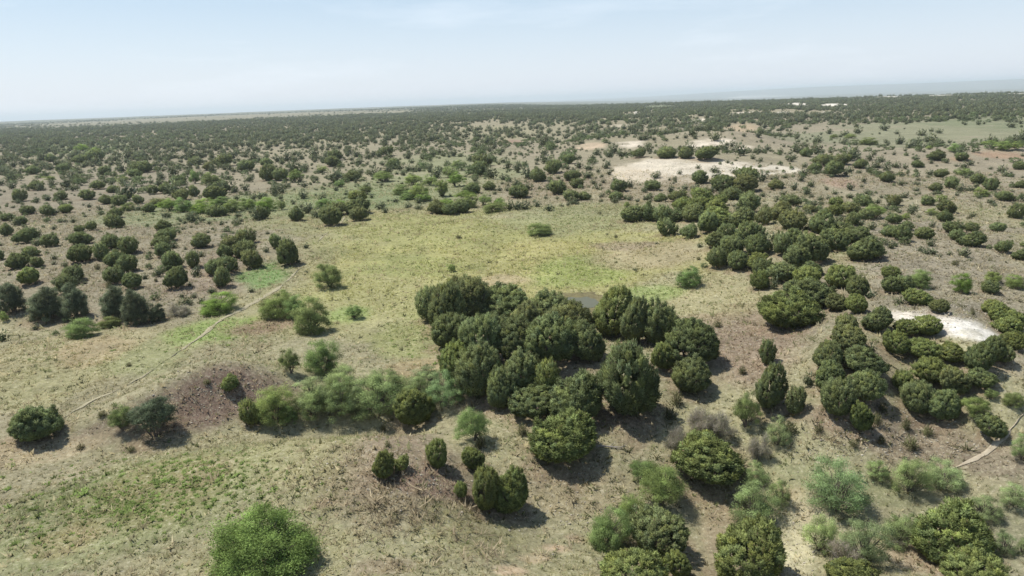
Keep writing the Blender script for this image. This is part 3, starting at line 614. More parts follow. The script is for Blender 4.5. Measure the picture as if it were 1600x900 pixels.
def juniper_proto(seed, ntuft, per, leaf, core=True, shape=0, base=(.208, .245, .108)):
    g = np.random.default_rng(seed)
    K = g.integers(9, 15); ld = unit(g.normal(size=(K, 3)) + np.array([0, 0, .35])); la = g.uniform(.14, .40, K); lw = g.uniform(.05, .13, K)
    lopside = g.normal(size=2) * .06
    def surf(d, s=1.0):
        bump = (la[None] * np.exp((d @ ld.T - 1) / lw[None])).sum(1) - .10
        zz = d[:, 2]
        rad = .46 * (1 + bump)
        prof = [1.0, 1.0 - .30 * np.clip(zz, 0, 1), 1.0 + .06 * zz][shape % 3]
        x = d[:, 0] * rad * prof + lopside[0] * zz; y = d[:, 1] * rad * prof + lopside[1] * zz
        z = np.where(zz > 0, .40 + zz * .54 * (1 + bump * .7), .40 + zz * .36)
        return np.stack([x * s, y * s, .4 + (z - .4) * s], 1)
    d = unit(fib(ntuft, g) + g.normal(size=(ntuft, 3)) * .06)
    C = surf(d, .86) ; C *= (1 + g.normal(size=(ntuft, 1)) * .035)
    C = C[C[:, 2] > (.16 if shape % 3 == 2 else .03)]; nt = len(C); d = unit(C - np.array([0, 0, .36]))
    tr = 1.55 / math.sqrt(ntuft) * .62 * g.uniform(.75, 1.3, nt)
    tone = np.clip(1 + g.normal(size=nt) * .20, .5, 1.5); yel = np.clip(g.normal(size=nt) * .5, -1, 1)
    tone = np.where(g.random(nt) < .04, tone * .8, tone)
    idx = np.repeat(np.arange(nt), per); m_ = len(idx)
    sd = unit(g.normal(size=(m_, 3)) + d[idx] * .9 + np.array([0, 0, .25]))
    reach = np.where(g.random(nt) < .30, g.uniform(1.25, 1.9, nt), 1.0)          # some sprays stand out of the crown
    P = C[idx] + sd * (tr[idx] * g.uniform(.40, 1.15, m_))[:, None] * np.array([.82, .82, 1.0]) + (d[idx] * .4 + np.array([0, 0, .6])) * (tr[idx] * g.random(m_) ** 1.3 * 1.15 * reach[idx])[:, None]
    P[:, 2] = np.maximum(P[:, 2], .015)
    D = unit(sd * .55 + d[idx] * .35 + np.array([0, 0, .62]) + g.normal(size=(m_, 3)) * .45)
    Ln = leaf * g.uniform(.6, 1.5, m_); V, F, NR_ = leaves(P, D, Ln, Ln * .40, g, unit(sd * .6 + d[idx] * .6 + np.array([0, 0, .25]))); sc = normalise(V, len(V))
    base = np.array(base)
    lf = np.clip(1 + g.normal(size=m_) * .22, .4, 1.7) * tone[idx]
    c = base[None] * lf[:, None] * (1 + yel[idx][:, None] * np.array([[.09, .04, -.12]]))
    dead = g.random(m_) < .022; c[dead] = np.array([.16, .12, .085]) * lf[dead][:, None]
    c = np.repeat(c, 3, 0)
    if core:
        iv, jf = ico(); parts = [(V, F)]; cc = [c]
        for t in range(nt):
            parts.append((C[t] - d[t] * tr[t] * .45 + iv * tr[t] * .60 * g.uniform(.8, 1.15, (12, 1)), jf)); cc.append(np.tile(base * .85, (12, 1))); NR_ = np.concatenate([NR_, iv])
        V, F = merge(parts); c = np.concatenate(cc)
    me = tri_mesh("juniper_crown", V * sc, F, c, nrm=NR_); me.materials.append(MAT_J)
    tv, tf = stems(g, 4, .24, .55, .035) if seed % 4 else stems(g, 7, .44, .86, .030, 4); tm = tri_mesh("juniper_trunk", tv * sc, tf, smooth=True); tm.materials.append(MAT_BARK)
    return me, tm

def mesquite_proto(seed, ntuft, per, leaf, open_=.5, low=.2, base=(.29, .355, .125)):
    """Vase of stems carrying loose feathery sprays; open_ sets how far the crown thins out."""
    g = np.random.default_rng(seed)
    K = 8; ld = unit(g.normal(size=(K, 3)) + np.array([0, 0, .3])); la = g.uniform(.2, .6, K)
    d = unit(fib(ntuft, g) + g.normal(size=(ntuft, 3)) * .18); d[:, 2] = np.abs(d[:, 2]) * 1.0 - .25 * (g.random(ntuft) < .5); d = unit(d)
    bump = (la[None] * np.exp((d @ ld.T - 1) / .1)).sum(1)
    dep = np.where(g.random(ntuft) < .7, g.uniform(.8, 1.0, ntuft), g.uniform(.4, .8, ntuft)) * (.85 + bump * .6)
    C = np.stack([d[:, 0] * .46 * dep, d[:, 1] * .46 * dep, low + .18 + d[:, 2] * (.78 - low) * dep * .95], 1)
    C = C[(C[:, 2] > low * .6) & (g.random(ntuft) > open_ * .35)]; nt = len(C)
    tr = g.uniform(.055, .115, nt) * (55 / ntuft) ** .30
    tone = np.clip(1 + g.normal(size=nt) * .28, .45, 1.6)
    idx = np.repeat(np.arange(nt), per); m_ = len(idx)
    sd = g.normal(size=(m_, 3)) * np.array([1.25, 1.25, .75])
    P = C[idx] + sd * tr[idx][:, None] * .62; P[:, 2] = np.maximum(P[:, 2], .02)
    out = unit(C[idx] - np.array([0, 0, .2]))
    D = unit(out * .5 + g.normal(size=(m_, 3)) * .8 + np.array([0, 0, .12]))
    Ln = leaf * g.uniform(.6, 1.4, m_); V, F, NR_ = leaves(P, D, Ln, Ln * .34, g, unit(out * .4 + unit(sd) * .8 + np.array([0, 0, .35]))); sc = normalise(V, len(V))
    c = np.array(base)[None] * (np.clip(1 + g.normal(size=m_) * .2, .4, 1.7) * tone[idx])[:, None]
    me = tri_mesh("mesquite_crown", V * sc, F, np.repeat(c, 3, 0), nrm=NR_); me.materials.append(MAT_M)
    parts = [stems(g, 6, .30, .55 + low * .3, .022, 4)]
    for t in g.choice(nt, min(nt, 46), replace=False):
        b0 = C[t] * np.array([.35, .35, .5]); parts.append(tube([b0, (b0 + C[t]) / 2 + g.normal(size=3) * .02, C[t]], [.010, .006, .002], 3))
    tv, tf = merge(parts); tm = tri_mesh("mesquite_stems", tv * sc, tf, smooth=True); tm.materials.append(MAT_BARK)
    return me, tm

def brush_proto(seed, ntw):
    """Leafless grey brush: forking stems ending in a haze of fine twigs."""
    g = np.random.default_rng(seed)
    tv, tf = stems(g, 7, .32, .62, .016, 5); tm = tri_mesh("brush_stems", tv, tf, smooth=True); tm.materials.append(MAT_DEAD)
    d = unit(g.normal(size=(ntw, 3)) + np.array([0, 0, .5])); d[:, 2] = np.abs(d[:, 2])
    le = unit(g.normal(size=(14, 3)) + np.array([0, 0, .6])); le[:, 2] = np.abs(le[:, 2]); le = le * np.array([.46, .46, .72]) * g.uniform(.65, 1.05, (14, 1))
    P = np.array([[0, 0, .12]]) + le[g.integers(0, 14, ntw)] * g.uniform(.3, 1.0, (ntw, 1)) ** .7 + g.normal(size=(ntw, 3)) * .055; P[:, 2] = np.maximum(P[:, 2], .03)
    D = unit(d * .8 + g.normal(size=(ntw, 3)) * .55 + np.array([0, 0, .3])); Ln = g.uniform(.08, .2, ntw)
    V, F, NR_ = leaves(P, D, Ln, np.full(ntw, .0085), g)
    c = np.array([.42, .375, .30])[None] * g.uniform(.6, 1.35, (ntw, 1)); gr = g.random(ntw) < .12; c[gr] = c[gr] * np.array([.7, .85, .5])
    me = tri_mesh("brush_twigs", V, F, np.repeat(c, 3, 0)); me.materials.append(MAT_G)
    return me, tm
def shrub_proto(seed, nb):
    """Low clump of upright leafy shoots fanning out of the ground."""
    g = np.random.default_rng(seed)
    d = unit(g.normal(size=(nb, 3)) * np.array([.6, .6, .35]) + np.array([0, 0, .5])); d[:, 2] = np.abs(d[:, 2])
    s = g.uniform(.15, .9, nb); P = np.stack([d[:, 0] * .5 * s, d[:, 1] * .5 * s, d[:, 2] * .75 * s], 1)
    D = unit(d + g.normal(size=(nb, 3)) * .3 + np.array([0, 0, .3])); Ln = g.uniform(.12, .26, nb)
    V, F, NR_ = leaves(P, D, Ln, Ln * .2, g, unit(d + np.array([0, 0, .4]))); sc = normalise(V, len(V))
    c = np.array([.125, .135, .062])[None] * g.uniform(.5, 1.4, (nb, 1)); b = g.random(nb) < .2; c[b] = np.array([.26, .215, .14]) * g.uniform(.6, 1.3, (b.sum(), 1))
    me = tri_mesh("shrub_shoots", V * sc, F, np.repeat(c, 3, 0), nrm=NR_); me.materials.append(MAT_J)
    tv, tf = stems(g, 5, .22, .4, .014, 2); tm = tri_mesh("shrub_stems", tv, tf, smooth=True); tm.materials.append(MAT_BARK)
    return me, tm

J_A = [juniper_proto(100 + i, 170 + 25 * (i % 3), 240, .036, True, i) for i in range(12)]
J_B = [juniper_proto(200 + i, 90, 85, .068, True, i) for i in range(7)]
J_C = [juniper_proto(300 + i, 40, 34, .115, True, i) for i in range(6)]
M_A = [mesquite_proto(400 + i, 84, 420, .027, (i % 3) * .4, (.02, .05, .22)[i % 3]) for i in range(6)]
M_L = [mesquite_proto(470, 190, 230, .025, 0.0, .01, (.215, .285, .10))]
M_S = [mesquite_proto(430 + i, 76, 320, .027, .8, .05, (.345, .425, .185)) for i in range(5)]
M_B = [mesquite_proto(450 + i, 70, 75, .062, .3, .12) for i in range(5)]
O_A = [mesquite_proto(500 + i, 190, 220, .034, 0.0, .03, (.18, .21, .115)) for i in range(3)]
O_T = [mesquite_proto(520, 130, 200, .032, .3, .3, (.165, .20, .11))]
G_A = [brush_proto(600 + i, 4200) for i in range(3)]
S_A = [shrub_proto(700 + i, 420) for i in range(4)]

# ------------------------------------------------------------------ the plants, one by one
ZONES = [   # (test on picture position, short phrase)
 (lambda x, y: 655 < x < 1135 and 470 < y < 668, "in the central thicket by the pond"),
 (lambda x, y: 655 <= x < 960 and 640 < y < 730, "below the central thicket"),
 (lambda x, y: 540 < x < 860 and y > 700, "on the bare brown mound in front"),
 (lambda x, y: x >= 860 and y > 735, "in the brush along the bottom right"),
 (lambda x, y: x < 460 and y > 545, "around the brown mound beside the trail"),
 (lambda x, y: x < 460 and y > 738, "at the bottom edge near the weeds"),
 (lambda x, y: 455 <= x < 760 and y > 545, "in the gully brush below the meadow"),
 (lambda x, y: x > 1130 and y > 538, "below the white outcrop"),
 (lambda x, y: x > 1160 and y > 425, "beside the white outcrop"),
 (lambda x, y: 455 <= x < 1160 and y > 345 and x < 965, "on the open meadow"),
 (lambda x, y: x < 560 and y > 470, "along the dry hollow at left"),
 (lambda x, y: x < 500 and y > 332, "on the brown slope left of the meadow"),
 (lambda x, y: 960 <= x < 1330 and y > 332, "in the long thicket right of the meadow"),
 (lambda x, y: x >= 1330 and y > 332, "on the grey slope above the outcrop"),
 (lambda x, y: x < 210, "on the far left scrub flat"),
 (lambda x, y: x < 420, "on the far scrub left of centre"),
 (lambda x, y: x < 620, "on the far scrub beyond the trail"),
 (lambda x, y: x < 800, "on the green scrub beyond the meadow"),
 (lambda x, y: x < 958, "on the far scrub before the bluff"),
 (lambda x, y: x < 1205, "around the far pale bluff"),
 (lambda x, y: x < 1400, "on the far ground past the bluff"),
 (lambda x, y: True, "on the far rolling ground at right"),
]
NOUN = {"j": ("juniper", "dark juniper"), "y": ("juniper", "olive juniper"), "m": ("mesquite", "bright green mesquite"), "d": ("mesquite", "dull mesquite"),
        "o": ("tree", "dark green broadleaf tree"), "g": ("brush", "leafless grey brush"), "s": ("shrub", "low shrub")}
NAME = {"j": "juniper_tree", "y": "juniper_tree", "m": "mesquite_bush", "d": "mesquite_bush", "o": "broadleaf_tree", "g": "leafless_brush", "s": "low_shrub"}
GROUP = {"j": "junipers scattered over the grassland", "y": "junipers scattered over the grassland", "m": "green mesquite bushes", "d": "green mesquite bushes",
         "o": "dark broadleaf trees", "g": "leafless grey brush", "s": "low shrubs on the grass"}
PARTS = {"j": ("crown", "trunk"), "y": ("crown", "trunk"), "m": ("crown", "trunk"), "d": ("crown", "trunk"), "o": ("crown", "trunk"), "g": ("twigs", "stems"), "s": ("shoots", "stems")}
HAND = {   # labels read off the photograph for the plants one would point at by themselves
 (60, 661): "lone round dark juniper on bare tan soil at the left end of the trail",
 (244, 652): "airy dark tree with two bare trunks standing in the brown hollow by the mound",
 (411, 848): "largest bright green mesquite, wide and leafy, cut off by the bottom edge",
 (517, 432): "small mesquite with dark trunk standing alone beside the trail on the meadow",
 (487, 500): "upright mesquite with bare stems and a dark shadow beside the reddish soil",
 (1075, 435): "lone bright green mesquite on the meadow before the long thicket",
 (1042, 357): "lone round juniper standing at the meadow's far right corner",
 (450, 398): "largest round juniper at the meadow's left corner above the trail",
 (980, 598): "broadest domed juniper in the middle of the central thicket",
 (1342, 652): "narrow upright juniper with dark shadow at the foot of the right slope",
 (1030, 835): "dense dark juniper flanked by bright mesquites at the bottom edge",
 (1488, 835): "biggest yellow-green juniper at the bottom right corner",
 (1233, 487): "wide isolated olive juniper on bare soil between meadow and outcrop",
 (740, 671): "bright leafy mesquite standing alone below the gully brush",
 (845, 358): "flat sparse mesquite lying low on the open meadow",
 (361, 597): "small juniper on the top of the brown mound",
}
MAXJ = 300
isJ = np.array([k in "jy" for k in KD]); order = np.argsort(-TPX * isJ)
as_thing = np.ones(NT, bool); as_thing[order[MAXJ:isJ.sum()]] = False
pr = random.Random(5)
ORD = ["first", "second", "third", "fourth", "fifth", "sixth", "seventh", "eighth", "ninth", "tenth", "eleventh", "twelfth"]
members = {}
for i in range(NT):
    if not as_thing[i]: continue
    z = next(k for k, (f, _) in enumerate(ZONES) if f(TCX[i], TBY[i])); members.setdefault((z, NAME[KD[i]]), []).append(i)
LABEL = {}
for (z, nm), ids in members.items():
    ids.sort(key=lambda i: -TBY[i]); nrow = max(1, math.ceil(len(ids) / 6)); size = math.ceil(len(ids) / nrow)
    med = float(np.median([TW[i] for i in ids]))
    for rw in range(nrow):
        row = sorted(ids[rw * size:(rw + 1) * size], key=lambda i: TCX[i])
        for q, i in enumerate(row):
            adj = "large" if TW[i] > 1.3 * med and len(ids) > 3 else "small" if TW[i] < .72 * med and len(ids) > 3 else ""
            rp = "" if nrow == 1 else ("nearest row" if rw == 0 else "farthest row" if rw == nrow - 1 else ORD[rw] + " row back")
            pos = "" if len(row) == 1 else ("leftmost" if q == 0 else "rightmost" if q == len(row) - 1 else ORD[q] + " from left")
            t = " ".join(x for x in (adj, NOUN[KD[i]][1], ZONES[z][1]) if x)
            for x in (rp, pos):
                if x: t += ", " + x
            if len(t.replace('-', ' ').split()) > 16: t = t.replace('large ', '', 1).replace('small ', '', 1)
            LABEL[i] = t
for (hx, hy), t in HAND.items():
    k = min((i for i in LABEL), key=lambda i: abs(TCX[i] - hx) + abs((SURVEY[i][1] + SURVEY[i][3]) / 2 - hy)); LABEL[k] = t

REST = []
for i in range(NT):
    if not as_thing[i]: REST.append(i); continue
    k = KD[i]; big = TPX[i]
    if k in "jy": pool = J_A if big > 34 else J_B if big > 15 else J_C
    elif k in "md": pool = M_L if TPX[i] > 150 else M_S if (TBY[i] > 690 and TCX[i] > 1120) or (455 < TCX[i] < 735 and 590 < TBY[i] < 672) else M_A if big > 24 else M_B
    elif k == "o": pool = O_T if TBY[i] > 650 and TCX[i] < 300 else O_A
    elif k == "g": pool = G_A; TW[i] *= 1.18; TH[i] *= 1.2
    else: pool = S_A
    cm, tm = pool[pr.randrange(len(pool))]
    root = bpy.data.objects.new(NAME[k], None); COL.objects.link(root); root.empty_display_size = .3
    root.location = (TX[i], TY[i], TZ[i] - .03); root.rotation_euler = (pr.uniform(-.04, .04), pr.uniform(-.04, .04), pr.uniform(0, 6.28))
    sx = TW[i] * pr.uniform(.97, 1.06); root.scale = (sx, TW[i] * pr.uniform(.95, 1.1), TH[i])
    o = link(PARTS[k][0], cm, root); t_ = link(PARTS[k][1], tm, root)
    v = pr.uniform(.88, 1.13)
    tint = {"j": (1, 1, 1), "y": (1.14, 1.12, .92), "m": (1, 1, 1), "d": (.90, .88, .98), "o": (1, 1, 1.1), "g": (1, 1, 1), "s": (1, 1, 1)}[k]
    if k == "m" and pr.random() < .3: tint = (.9, .98, 1.05)
    if k == "m" and TPX[i] > 150: tint = (.95, .97, .85)                     # the leafy one at the bottom edge
    elif k == "m" and TBY[i] < 540 and pr.random() < .35: tint = (.92, 1.04, .8)
    if k in 'jy' and pr.random() < .13: tint = (1.06, .98, .97)                  # a few greyer, browner ones
    o.color = (tint[0] * v, tint[1] * v, tint[2] * v, 1)
    tag(root, LABEL[i], {"j": "juniper tree", "y": "juniper tree", "m": "mesquite", "d": "mesquite", "o": "tree", "g": "brush", "s": "shrub"}[k], GROUP[k])

# fallen branch beside the thicket
def fallen():
    x, y, z, _ = [v[0] for v in ground_at([948], [699])]
    g = np.random.default_rng(3); parts = [tube([(-.9, .1, .05), (-.3, 0, .12), (.4, -.15, .1), (1.1, -.35, .16)], [.05, .06, .05, .02], 6)]
    for s, e in (((-.3, 0, .12), (-.7, .5, .35)), ((.2, -.1, .1), (.7, .35, .3)), ((.5, -.18, .1), (1.0, -.7, .25)), ((-.6, .06, .08), (-.9, -.45, .2)), ((.9, -.3, .14), (1.4, -.1, .3))):
        parts.append(tube([s, (np.array(s) + e) / 2 + g.normal(size=3) * .04, e], [.03, .02, .008], 5))
    v, f = merge(parts); me = tri_mesh("fallen_branch", v, f, smooth=True); me.materials.append(MAT_DEAD)
    o = link("fallen_branch", me); o.location = (x, y, z); tag(o, "bleached grey fallen branch on the ground beside the olive juniper", "branch")
fallen()

# ------------------------------------------------------------------ the woodland too far off to pick apart
protos = bpy.data.collections.new("far_juniper_shapes")
FAR = []
for i in range(5):
    me, _ = juniper_proto(800 + i, 14, 12, .24, True, i, (.152, .172, .094))
    o = bpy.data.objects.new("a_juniper_shape_%d" % i, me); protos.objects.link(o)
for i in range(3):
    me, _ = mesquite_proto(850 + i, 22, 16, .2, .1, .03, (.17, .21, .10))
    o = bpy.data.objects.new("b_mesquite_shape_%d" % i, me); protos.objects.link(o)
def scatter(name, P, S, idx, label):
    me = bpy.data.meshes.new(name); me.vertices.add(len(P)); me.vertices.foreach_set("co", np.ascontiguousarray(P, np.float32).ravel())
    a = me.attributes.new("size", 'FLOAT_VECTOR', 'POINT'); a.data.foreach_set("vector", np.ascontiguousarray(S, np.float32).ravel())
    a = me.attributes.new("turn", 'FLOAT_VECTOR', 'POINT'); t = np.zeros((len(P), 3), np.float32); t[:, 2] = rng.uniform(0, 6.28, len(P)); a.data.foreach_set("vector", t.ravel())
    a = me.attributes.new("pick", 'INT', 'POINT'); a.data.foreach_set("value", np.ascontiguousarray(idx, np.int32))
    o = tag(link(name, me), label, None, None, "stuff")
    ng = bpy.data.node_groups.new(name + "_nodes", 'GeometryNodeTree')
    ng.interface.new_socket("Geometry", in_out='INPUT', socket_type='NodeSocketGeometry'); ng.interface.new_socket("Geometry", in_out='OUTPUT', socket_type='NodeSocketGeometry')
    N = ng.nodes; gi = N.new("NodeGroupInput"); go = N.new("NodeGroupOutput"); ip = N.new("GeometryNodeInstanceOnPoints"); ci = N.new("GeometryNodeCollectionInfo")
    ci.inputs["Collection"].default_value = protos; ci.inputs["Separate Children"].default_value = True; ci.inputs["Reset Children"].default_value = True
    ip.inputs["Pick Instance"].default_value = True
    def na(nm, ty):
        q = N.new("GeometryNodeInputNamedAttribute"); q.data_type = ty; q.inputs["Name"].default_value = nm; return q.outputs["Attribute"]
    mp = N.new("GeometryNodeMeshToPoints"); K = ng.links.new
    K(gi.outputs[0], mp.inputs["Mesh"]); K(mp.outputs["Points"], ip.inputs["Points"]); K(ci.outputs["Instances"], ip.inputs["Instance"])
    K(na("pick", 'INT'), ip.inputs["Instance Index"]); K(na("turn", 'FLOAT_VECTOR'), ip.inputs["Rotation"]); K(na("size", 'FLOAT_VECTOR'), ip.inputs["Scale"])
    K(ip.outputs["Instances"], go.inputs[0])
    md = o.modifiers.new("plants", 'NODES'); md.node_group = ng
    return o
def far_points():
    X, Y, W, H, I = [], [], [], [], []
    bands = [(150, 420, 6.0), (420, 800, 5.6), (800, 1500, 7.6), (1500, 2600, 13.0), (2600, 4200, 24.0)]
    # plants of the survey that are too small to be picked out singly
    tanmax = R(44)
    occ = np.array([(TX[i], TY[i], TW[i]) for i in range(NT)])
    for (ra, rb, sp) in bands:
        nn = int((rb * rb - ra * ra) * tanmax / (sp * sp))
        r = np.sqrt(rng.uniform(ra * ra, rb * rb, nn)); a = rng.uniform(-tanmax, tanmax, nn)
        x = r * np.sin(a); y = r * np.cos(a); lr = np.log(r)
        d1 = fbm(x, y, 90., 101, 3); d2 = fbm(x, y, 420., 111, 3)
        dens = .25 + 1.5 * (d1 - .38) + 1.0 * (d2 - .45)
        dens = dens + .50 * sstep(380, 640, r) + .35 * sstep(600, 900, r)
        d5 = fbm(x, y, 170., 171, 3); dens = dens + 2.2 * np.minimum(d5 - .47, .12) * sstep(380, 700, r)
        # where the survey already lists every plant one sees, add only a few more
        el = np.degrees(np.arctan2(CAM_H, r))
        dens = dens * (.35 * sstep(170, 230, r) + .65 * sstep(230, 360, r))
        warp = (d1 - .5) * .9
        for i, p in enumerate(PATCHES):
            if p[6]:
                mk = patch_mask(i, a, lr, warp); dens = dens * (1 - mk * (.99 if p[1] < 240 and p[4][0] > 190 or p[1] < 200 else .92 if p[4][0] > 160 else .86))
        ok = rng.random(nn) < dens
        x, y, r, d1, d2 = x[ok], y[ok], r[ok], d1[ok], d2[ok]
        w = np.clip(rng.lognormal(math.log(3.3), .33, len(x)), 1.4, 6.5) * (1 + .9 * (sp - 6.5) / 20)
        gm_ = fbm(x, y, 130., 121, 3)
        mes = (gm_ > .59) & (rng.random(len(x)) < .5) | (rng.random(len(x)) < .04)
        if len(occ):
            free = np.ones(len(x), bool)
            if ra < 500:
                for s in range(0, len(x), 4000):
                    dd = np.hypot(x[s:s+4000, None] - occ[None, :, 0], y[s:s+4000, None] - occ[None, :, 1]); free[s:s+4000] = (dd > (occ[None, :, 2] + w[s:s+4000, None]) * .42).all(1)
            x, y, w, mes = x[free], y[free], w[free], mes[free]
        X.append(x); Y.append(y); W.append(w); H.append(w * rng.uniform(.62, .95, len(x)) * np.where(mes, .7, 1) / (1 + .5 * (sp - 6.5) / 20)); I.append(np.where(mes, rng.integers(5, 8, len(x)), rng.integers(0, 5, len(x))))
    # knee-high scrub and saplings between the trees of the slopes
    nn = 9000; r = rng.uniform(85 ** 1.4, 430 ** 1.4, nn) ** (1 / 1.4); a = rng.uniform(-tanmax, tanmax, nn); x = r * np.sin(a); y = r * np.cos(a); lr = np.log(r)
    dens = .55 + 1.6 * (fbm(x, y, 30., 181, 3) - .5)
    for i, p in enumerate(PATCHES):
        if p[6]: dens = dens * (1 - patch_mask(i, a, lr, np.zeros(nn)) * .97)
    ok = rng.random(nn) < dens; x, y, r = x[ok], y[ok], r[ok]
    w = np.clip(rng.lognormal(math.log(.8), .4, len(x)), .35, 2.0) * (1 + r / 500); mes = rng.random(len(x)) < .35
    X.append(x); Y.append(y); W.append(w); H.append(w * rng.uniform(.5, .9, len(x))); I.append(np.where(mes, rng.integers(5, 8, len(x)), rng.integers(0, 5, len(x))))
    X = np.concatenate(X); Y = np.concatenate(Y); W = np.concatenate(W); H = np.concatenate(H); I = np.concatenate(I)
    if REST:
        q = np.array(REST); X = np.concatenate([X, TX[q]]); Y = np.concatenate([Y, TY[q]]); W = np.concatenate([W, TW[q]]); H = np.concatenate([H, TH[q]]); I = np.concatenate([I, rng.integers(0, 5, len(q))])
    return np.stack([X, Y, height(X, Y) - .05], 1), np.stack([W, W, H], 1), I
fp, fs, fi = far_points()
print("far plants", len(fp), "survey", NT, "junipers", isJ.sum())
scatter("distant_juniper_woodland", fp, fs, fi, "countless small junipers and mesquites spreading away to the horizon")

# ------------------------------------------------------------------ grass, weeds and dry tufts
def in_patch(names, x, y): return names
def tufts(name, label, X, Y, size, colour, blades, lean, width):
    nn = len(X); Z = height(X, Y)
    idx = np.repeat(np.arange(nn), blades); m_ = len(idx)
    P = np.stack([X[idx], Y[idx], Z[idx] - .01], 1); off = rng.normal(size=(m_, 2)) * (size[idx] * .28)[:, None]; P[:, :2] += off
    D = np.concatenate([off / (size[idx][:, None] + 1e-6) * lean + rng.normal(size=(m_, 2)) * .35, np.full((m_, 1), .8)], 1); D = unit(D)
    Ln = size[idx] * rng.uniform(.55, 1.25, m_)
    sd = unit(np.cross(D, rng.normal(size=(m_, 3)))); wd = (Ln * width)[:, None] / 2
    gn = np.cross(sd, D); fl = np.where(gn[:, 2] < 0, -1.0, 1.0)[:, None]; sd = sd * fl; gn = gn * fl
    nr = unit(gn * .3 + np.array([0, 0, .8]))
    V = np.stack([P - sd * wd, P + sd * wd, P + D * Ln[:, None]], 1).reshape(-1, 3)
    C = colour[idx] * np.clip(1 + rng.normal(size=(m_, 1)) * .22, .4, 1.8)
    me = tri_mesh(name, V, np.arange(len(V)).reshape(-1, 3), np.repeat(C, 3, 0), nrm=np.repeat(nr, 3, 0)); me.materials.append(MAT_G)
    return tag(link(name, me), label, None, None, "stuff")
def spread_pts(nn, ra, rb, p=1.0):
    r = (rng.uniform(ra ** p, rb ** p, nn)) ** (1 / p); a = rng.uniform(R(-42), R(42), nn)
    return r * np.sin(a), r * np.cos(a)
def free_of_trails(x, y):
    ok = np.ones(len(x), bool)
    for (tx, ty, w) in TRAIL_PTS:
        if np.hypot(tx, ty).min() > 190: continue
        for s in range(0, len(x), 20000):
            dd = np.hypot(x[s:s+20000, None] - tx[None, ::2], y[s:s+20000, None] - ty[None, ::2]).min(1); ok[s:s+20000] &= dd > w * .38
    ok &= ((x - POND[0]) / 3.0) ** 2 + ((y - POND[1]) / 3.8) ** 2 > 1
    return ok
x, y = spread_pts(230000, 22, 200, .9)
dn = fbm(x, y, 5., 131, 3); ok = (rng.random(len(x)) < .25 + 1.5 * (dn - .35)) & free_of_trails(x, y); x, y = x[ok], y[ok]
r = np.hypot(x, y)
col = ground_colour(x, y); br = col.sum(1) / 3
bare = sstep(.42, .62, br / SCALE * 1.0) ; keep = rng.random(len(x)) > bare; x, y, r, col = x[keep], y[keep], r[keep], col[keep]
k = rng.random(len(x))[:, None]; gn = sstep(.45, .62, fbm(x, y, 9., 141, 3))[:, None]
straw = np.array([[.52, .45, .29]]); grn = np.array([[.20, .25, .10]])
cc = col * 1.25; cc = np.where(k < .24, cc * .35 + straw * .65, cc); cc = np.where((k > .24) & (k < .24 + .30 * gn + .05), cc * .45 + grn * .55, cc);
tufts("grass", "short dry grass covering the open ground", x, y, rng.lognormal(math.log(.105), .38, len(x)) * (1 + r / 150), cc, 4, 1.6, .55)

# bigger bunches of grass standing out of the sward
x, y = spread_pts(40000, 24, 210, .95)
dn = fbm(x, y, 7., 151, 3); ok = (rng.random(len(x)) < 2.2 * (dn - .36)) & free_of_trails(x, y); x, y = x[ok], y[ok]; r = np.hypot(x, y)
col = ground_colour(x, y); ok = col.sum(1) / 3 < .36; x, y, r, col = x[ok], y[ok], r[ok], col[ok]
k = rng.random(len(x))[:, None]
cc = np.where(k < .45, np.array([[.50, .44, .29]]), np.where(k < .75, np.array([[.20, .22, .11]]), np.array([[.30, .27, .18]])))
tufts("bunch_grass", "scattered straw and olive bunches of taller grass", x, y, rng.lognormal(math.log(.19), .35, len(x)) * (1 + r / 220), cc * .6 + col * .5, 9, 1.5, .28)

# loose stones on the bare slopes
def stones():
    X, Y = [], []
    for (bx, by, hw, hh, nn) in [(1490,511,60,14,500),(1430,495,50,10,250),(1170,540,70,60,350),(1330,670,120,40,350),(1450,690,100,40,350),(620,740,120,60,450),(345,620,80,40,250),(1480,400,180,70,500),(1240,850,30,60,200),(230,390,250,60,400),(1060,258,90,10,250),(880,780,110,50,250)]:
        gx, gy = ground_quick(bx + rng.normal(size=nn) * hw * .6, by + rng.normal(size=nn) * hh * .6); X.append(gx); Y.append(gy)
    X = np.concatenate(X); Y = np.concatenate(Y); N_ = len(X); iv, jf = ico()
    s = np.minimum(rng.lognormal(math.log(.028), .4, N_), .07) * (1 + np.hypot(X, Y) / 160)
    V = iv[None] * s[:, None, None] * rng.uniform(.6, 1.3, (N_, 12, 1)) * np.array([1.2, 1.0, .65])
    V = V + np.stack([X, Y, height(X, Y) + s * .2], 1)[:, None, :]
    F = jf[None] + (np.arange(N_) * 12)[:, None, None]
    c = np.array([[.44, .39, .32]]) * rng.uniform(.55, 1.15, (N_, 1)) * np.array([[1, 1, 1]])
    me = tri_mesh("stones", V.reshape(-1, 3), F.reshape(-1, 3), np.repeat(c, 12, 0)); me.materials.append(MAT_STONE)
    tag(link("stones", me), "loose pale stones littering the bare slopes", None, None, "stuff")
MAT_STONE = leaf_material("pale_stone", 0.0, spread=0.0)
stones()

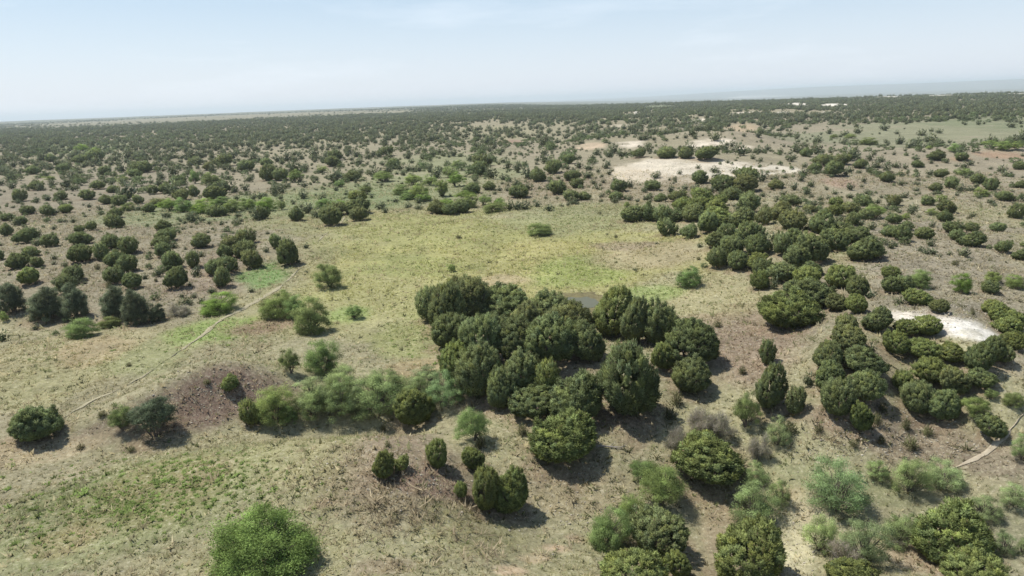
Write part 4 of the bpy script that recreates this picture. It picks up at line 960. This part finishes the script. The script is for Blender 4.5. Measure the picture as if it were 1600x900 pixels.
# low green weeds dotted over the near left grass
def weeds(boxes, count, size, colour, name, label, blades, width):
    X, Y = [], []
    for (bx, by, hw, hh, wgt) in boxes:
        nn = int(count * wgt); px = bx + rng.normal(size=nn) * hw * .62; py = by + rng.normal(size=nn) * hh * .62
        gx, gy = ground_quick(px, py); X.append(gx); Y.append(gy)
    X = np.concatenate(X); Y = np.concatenate(Y); ok = free_of_trails(X, Y); X, Y = X[ok], Y[ok]
    c = np.array(colour)[None] * np.clip(1 + rng.normal(size=(len(X), 1)) * .22, .5, 1.6)
    tufts(name, label, X, Y, rng.lognormal(math.log(size), .3, len(X)), c, blades, 2.2, width)
weeds([(250,770,190,50,.40),(320,745,70,30,.22),(200,790,90,26,.18),(60,830,60,40,.06),(150,540,160,30,.03),(350,515,60,22,.06),(650,530,40,40,.05)], 1000, .125, (.21, .275, .09), "weeds", "small bright green weeds dotted over the near grass", 20, .6)
weeds([(560,760,120,60,.3),(640,800,110,40,.25),(700,850,140,30,.1),(900,780,120,50,.1),(1450,700,120,30,.1),(1320,690,120,30,.1),(1170,540,60,50,.08),(230,650,60,20,.05)], 420, .36, (.36, .31, .21), "dry_grass", "taller straw coloured grass clumps on the bare mounds", 14, .12)
weeds([(800,400,330,70,.30),(1480,400,200,80,.3),(230,390,260,70,.25),(620,480,180,60,.12),(1250,680,220,50,.15),(880,760,160,60,.1),(120,580,150,60,.08),(560,760,140,60,.12)], 900, .24, (.13, .13, .07), "undergrowth", "small dark forbs and dry stalks speckling the grassland", 10, .3)

# ------------------------------------------------------------------ haze: the air between the camera and the far land
HZ0, HZ1, HR = float(GZ.min()) - 1.5, float(max(GZ.max(), CAM_H)) + 6.0, 34500.0
v = [(sx * HR, sy * HR, z) for z in (HZ0, HZ1) for sx, sy in ((-1, -1), (1, -1), (1, 1), (-1, 1))]
hz = bpy.data.meshes.new("haze"); hz.from_pydata(v, [], [(3, 2, 1, 0), (4, 5, 6, 7), (0, 1, 5, 4), (1, 2, 6, 5), (2, 3, 7, 6), (3, 0, 4, 7)]); hz.update()
hm = bpy.data.materials.new("pale_air"); hm.use_nodes = True; hn = hm.node_tree.nodes; hn.clear()
ho = hn.new("ShaderNodeOutputMaterial"); pv = hn.new("ShaderNodeVolumePrincipled")
pv.inputs["Color"].default_value = (.84, .93, 1.0, 1); pv.inputs["Density"].default_value = HAZE; pv.inputs["Anisotropy"].default_value = 0.12
hm.node_tree.links.new(pv.outputs["Volume"], ho.inputs["Volume"]); hz.materials.append(hm)
tag(link("haze", hz), "pale bluish summer haze over the far land", None, None, "stuff")
